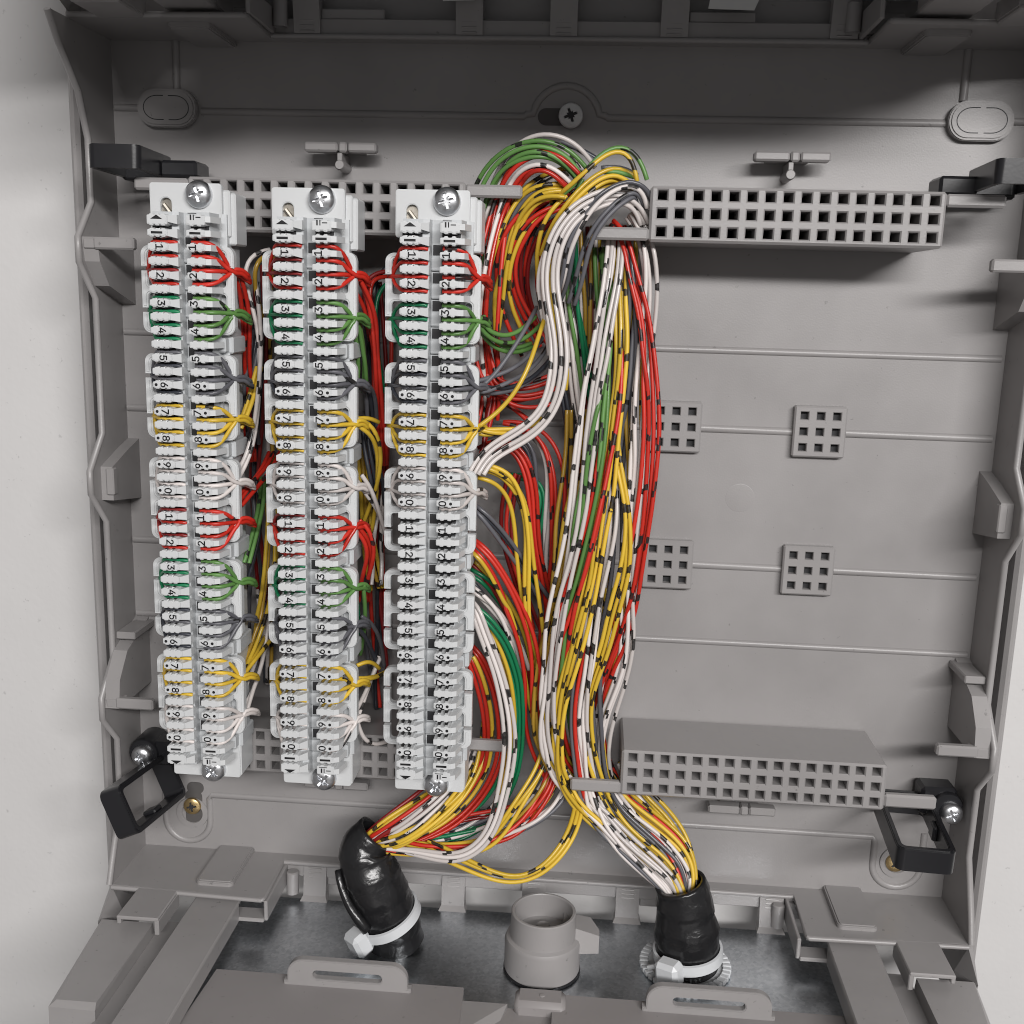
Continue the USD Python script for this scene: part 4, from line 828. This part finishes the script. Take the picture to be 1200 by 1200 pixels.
# short ends pressed into the strips, four to each slit of the wire guides
GC = ['red', 'green', 'grey', 'yellow', 'white']; SN = ['leftmost', 'middle', 'rightmost']
for s in range(3):
    X = S0 - 49.0 * (2 - s)
    for k in range(20 if s < 2 else 10):
        g = k // 2; col = GC[g % 5]; c = 45.9 - 42.32 * (g // 2); sl = c + (8.1 if g % 2 == 0 else -8.1)
        for j, dv in enumerate((2.65, -2.65)):
            v = VD[k] + dv; q = (k % 2) * 2 + j; b = int(rng.choice([0, 0, 0, 2])); e = (q - 1.5)
            wl = rng.uniform(-.6, .6)
            P = [(X + 20.2, v, 65.6), (X + 24.0, v, 65.8), (X + 26.8, v, 66.3), (X + 28.4, v * .94 + sl * .06, 65.0 + wl), (X + 30.2, v * .72 + sl * .28 + .4 * wl, 62.2 + wl), (X + 32.0, v * .26 + sl * .74 + .2 * e, 59.4 + .5 * wl), (X + 33.2, sl + .25 * e, 57.0 + .9 * (q % 2)), (X + 35.4, sl + .5 * e + .2, 53 + 1.2 * (q % 2)), (X + 37.0, sl + .9 * e - 2.5, 47 + q)]
            wires.append(dict(P=spline(P, 1.6), c=col, b=b, label=f'{col} wire end, any darker tone painted shade, just {("above", "below")[j]} right-hand digit {(k + 1) % 10}, {("upper", "lower")[k // 10]} half of the {SN[s]} strip', group=f'wire ends on the right side of the {SN[s]} strip', name='wire_end', r=.86, fix=(2, 2)))
            shaded_col = {'red': 'maroon' if rng.random() < .5 else 'red', 'green': 'emerald', 'grey': 'slate' if rng.random() < .5 else 'grey'}.get(col, col)  # darker wire colours put the shade of the left slots into the ends
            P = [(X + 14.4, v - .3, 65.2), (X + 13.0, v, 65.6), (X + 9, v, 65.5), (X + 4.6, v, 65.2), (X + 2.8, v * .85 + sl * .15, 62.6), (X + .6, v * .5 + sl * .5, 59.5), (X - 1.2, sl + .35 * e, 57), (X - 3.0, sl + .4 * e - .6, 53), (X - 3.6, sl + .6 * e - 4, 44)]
            wires.append(dict(P=spline(P, 1.8), c=shaded_col, b=0, label=f'{NAMES[shaded_col]} wire end, any darker tone painted shade, just {("above", "below")[j]} left-hand digit {(k + 1) % 10}, {("upper", "lower")[k // 10]} half of the {SN[s]} strip', group=f'wire ends on the left side of the {SN[s]} strip', name='wire_end', r=.72, fix=(9, 9)))
# push overlapping wires apart, keep them smooth
def relax(ws, its=36):
    idx = np.concatenate([np.full(len(w['P']), i) for i, w in enumerate(ws)]); X = np.vstack([w['P'] for w in ws]).copy(); rr = np.array([ws[i]['r'] for i in idx])
    st = np.cumsum([0] + [len(w['P']) for w in ws]); mob = np.ones(len(X))
    for i, w in enumerate(ws):
        if w['fix'][0] > 5: mob[st[i]:st[i + 1]] = 0
        else: mob[st[i]:st[i] + w['fix'][0]] = .15; mob[st[i + 1] - w['fix'][1]:st[i + 1]] = .15
        if w['name'] == 'wire_end': mob[st[i]:st[i + 1]] *= .25
    bars = [((-147.4, -124.5), (86.2, 91.2)), ((-95.7, -73.5), (71, 76)), ((-147.4, -125), (-150.4, -145.3)), ((-95.7, -73.5), (-166.6, -161.2))]
    for it in range(its):
        pr = cKDTree(X).query_pairs(2.0, output_type='ndarray'); pr = pr[idx[pr[:, 0]] != idx[pr[:, 1]]]
        d = X[pr[:, 0]] - X[pr[:, 1]]; L = np.linalg.norm(d, axis=1); need = rr[pr[:, 0]] + rr[pr[:, 1]]; k = L < need; pr, d, L, need = pr[k], d[k], L[k], need[k]
        u = d / np.maximum(L, 1e-3)[:, None]; push = (need - L)[:, None] * u * .42
        D = np.zeros_like(X); np.add.at(D, pr[:, 0], push); np.add.at(D, pr[:, 1], -push); cnt = np.ones(len(X)); np.add.at(cnt, pr[:, 0], .5); np.add.at(cnt, pr[:, 1], .5)
        X += D / np.sqrt(cnt)[:, None] * mob[:, None]
        sm = X.copy(); sm[1:-1] = .25 * X[:-2] + .5 * X[1:-1] + .25 * X[2:]; same = (idx[1:-1] == idx[:-2]) & (idx[1:-1] == idx[2:])
        a = (.30 if it < its - 3 else .5) * mob[1:-1] * same; X[1:-1] += (sm[1:-1] - X[1:-1]) * a[:, None]
        low = X[:, 2] < 1.5; X[low, 2] = 1.5
        for (a0, a1), (b0, b1) in bars:
            q = (X[:, 0] > a0 - 1) & (X[:, 0] < a1 + 1) & (X[:, 1] > b0 - 2.5) & (X[:, 1] < b1 + 2.5) & (X[:, 2] > 33.9) & (X[:, 2] < 40.5); X[q, 2] = np.where(X[q, 2] < 38.6, 33.9, 40.5)
    for i, w in enumerate(ws): w['P'] = X[st[i]:st[i + 1]]
relax(wires)
# the wires that enter the cables gather inside the sheath's mouth
for end, nxt, rmax in ((RPs[-1], RPs[-6], 8.6), (LPs[-1], LPs[-6], 6.4)):
    T = (nxt - end) / np.linalg.norm(nxt - end)
    for w in wires:
        P = w['P']
        if w['name'] == 'wire_end' or np.linalg.norm(P[-1] - end) > 30: 
            if w['name'] == 'wire_end' or np.linalg.norm(P[0] - end) > 30 or end is not LPs[-1]: continue
            P = P[::-1]
        n = min(13, len(P) - 2); d = P[-1] - end; d = d - (d @ T) * T; L = np.linalg.norm(d); goal = end + T * 5 + d * min(1, rmax / max(L, 1e-6)) * min(1.0, .5 + .5 * rng.random())
        k = np.linspace(0, 1, n) ** 1.6; Q = P.copy(); Q[-n:] = Q[-n:] + (goal - P[-1])[None] * k[:, None]; w['P'] = Q
for w in wires:
    P = w['P']; P = CubicSpline(np.arange(len(P)), P)(np.linspace(0, len(P) - 1, int(len(P) * 1.3)))
    v, f = tube(P, w['r'], 9); L = np.r_[0, np.cumsum(np.linalg.norm(np.diff(P, axis=0), axis=1))] * .001
    uv = np.zeros((len(v), 2)); uv[:len(P) * 9, 0] = np.repeat(L, 9); uv[-1, 0] = L[-1]
    ph = rng.uniform(0, 6.28) + L * rng.uniform(-30, 30); uv[:len(P) * 9, 1] = (.5 + .5 * np.cos(np.arange(9)[None] / 9 * 2 * np.pi + ph[:, None])).ravel()
    top(w['name'], (v, f), wmat(w['c'], w['b']), w['label'], 'wire', w['group'], smooth=True, uv=uv)
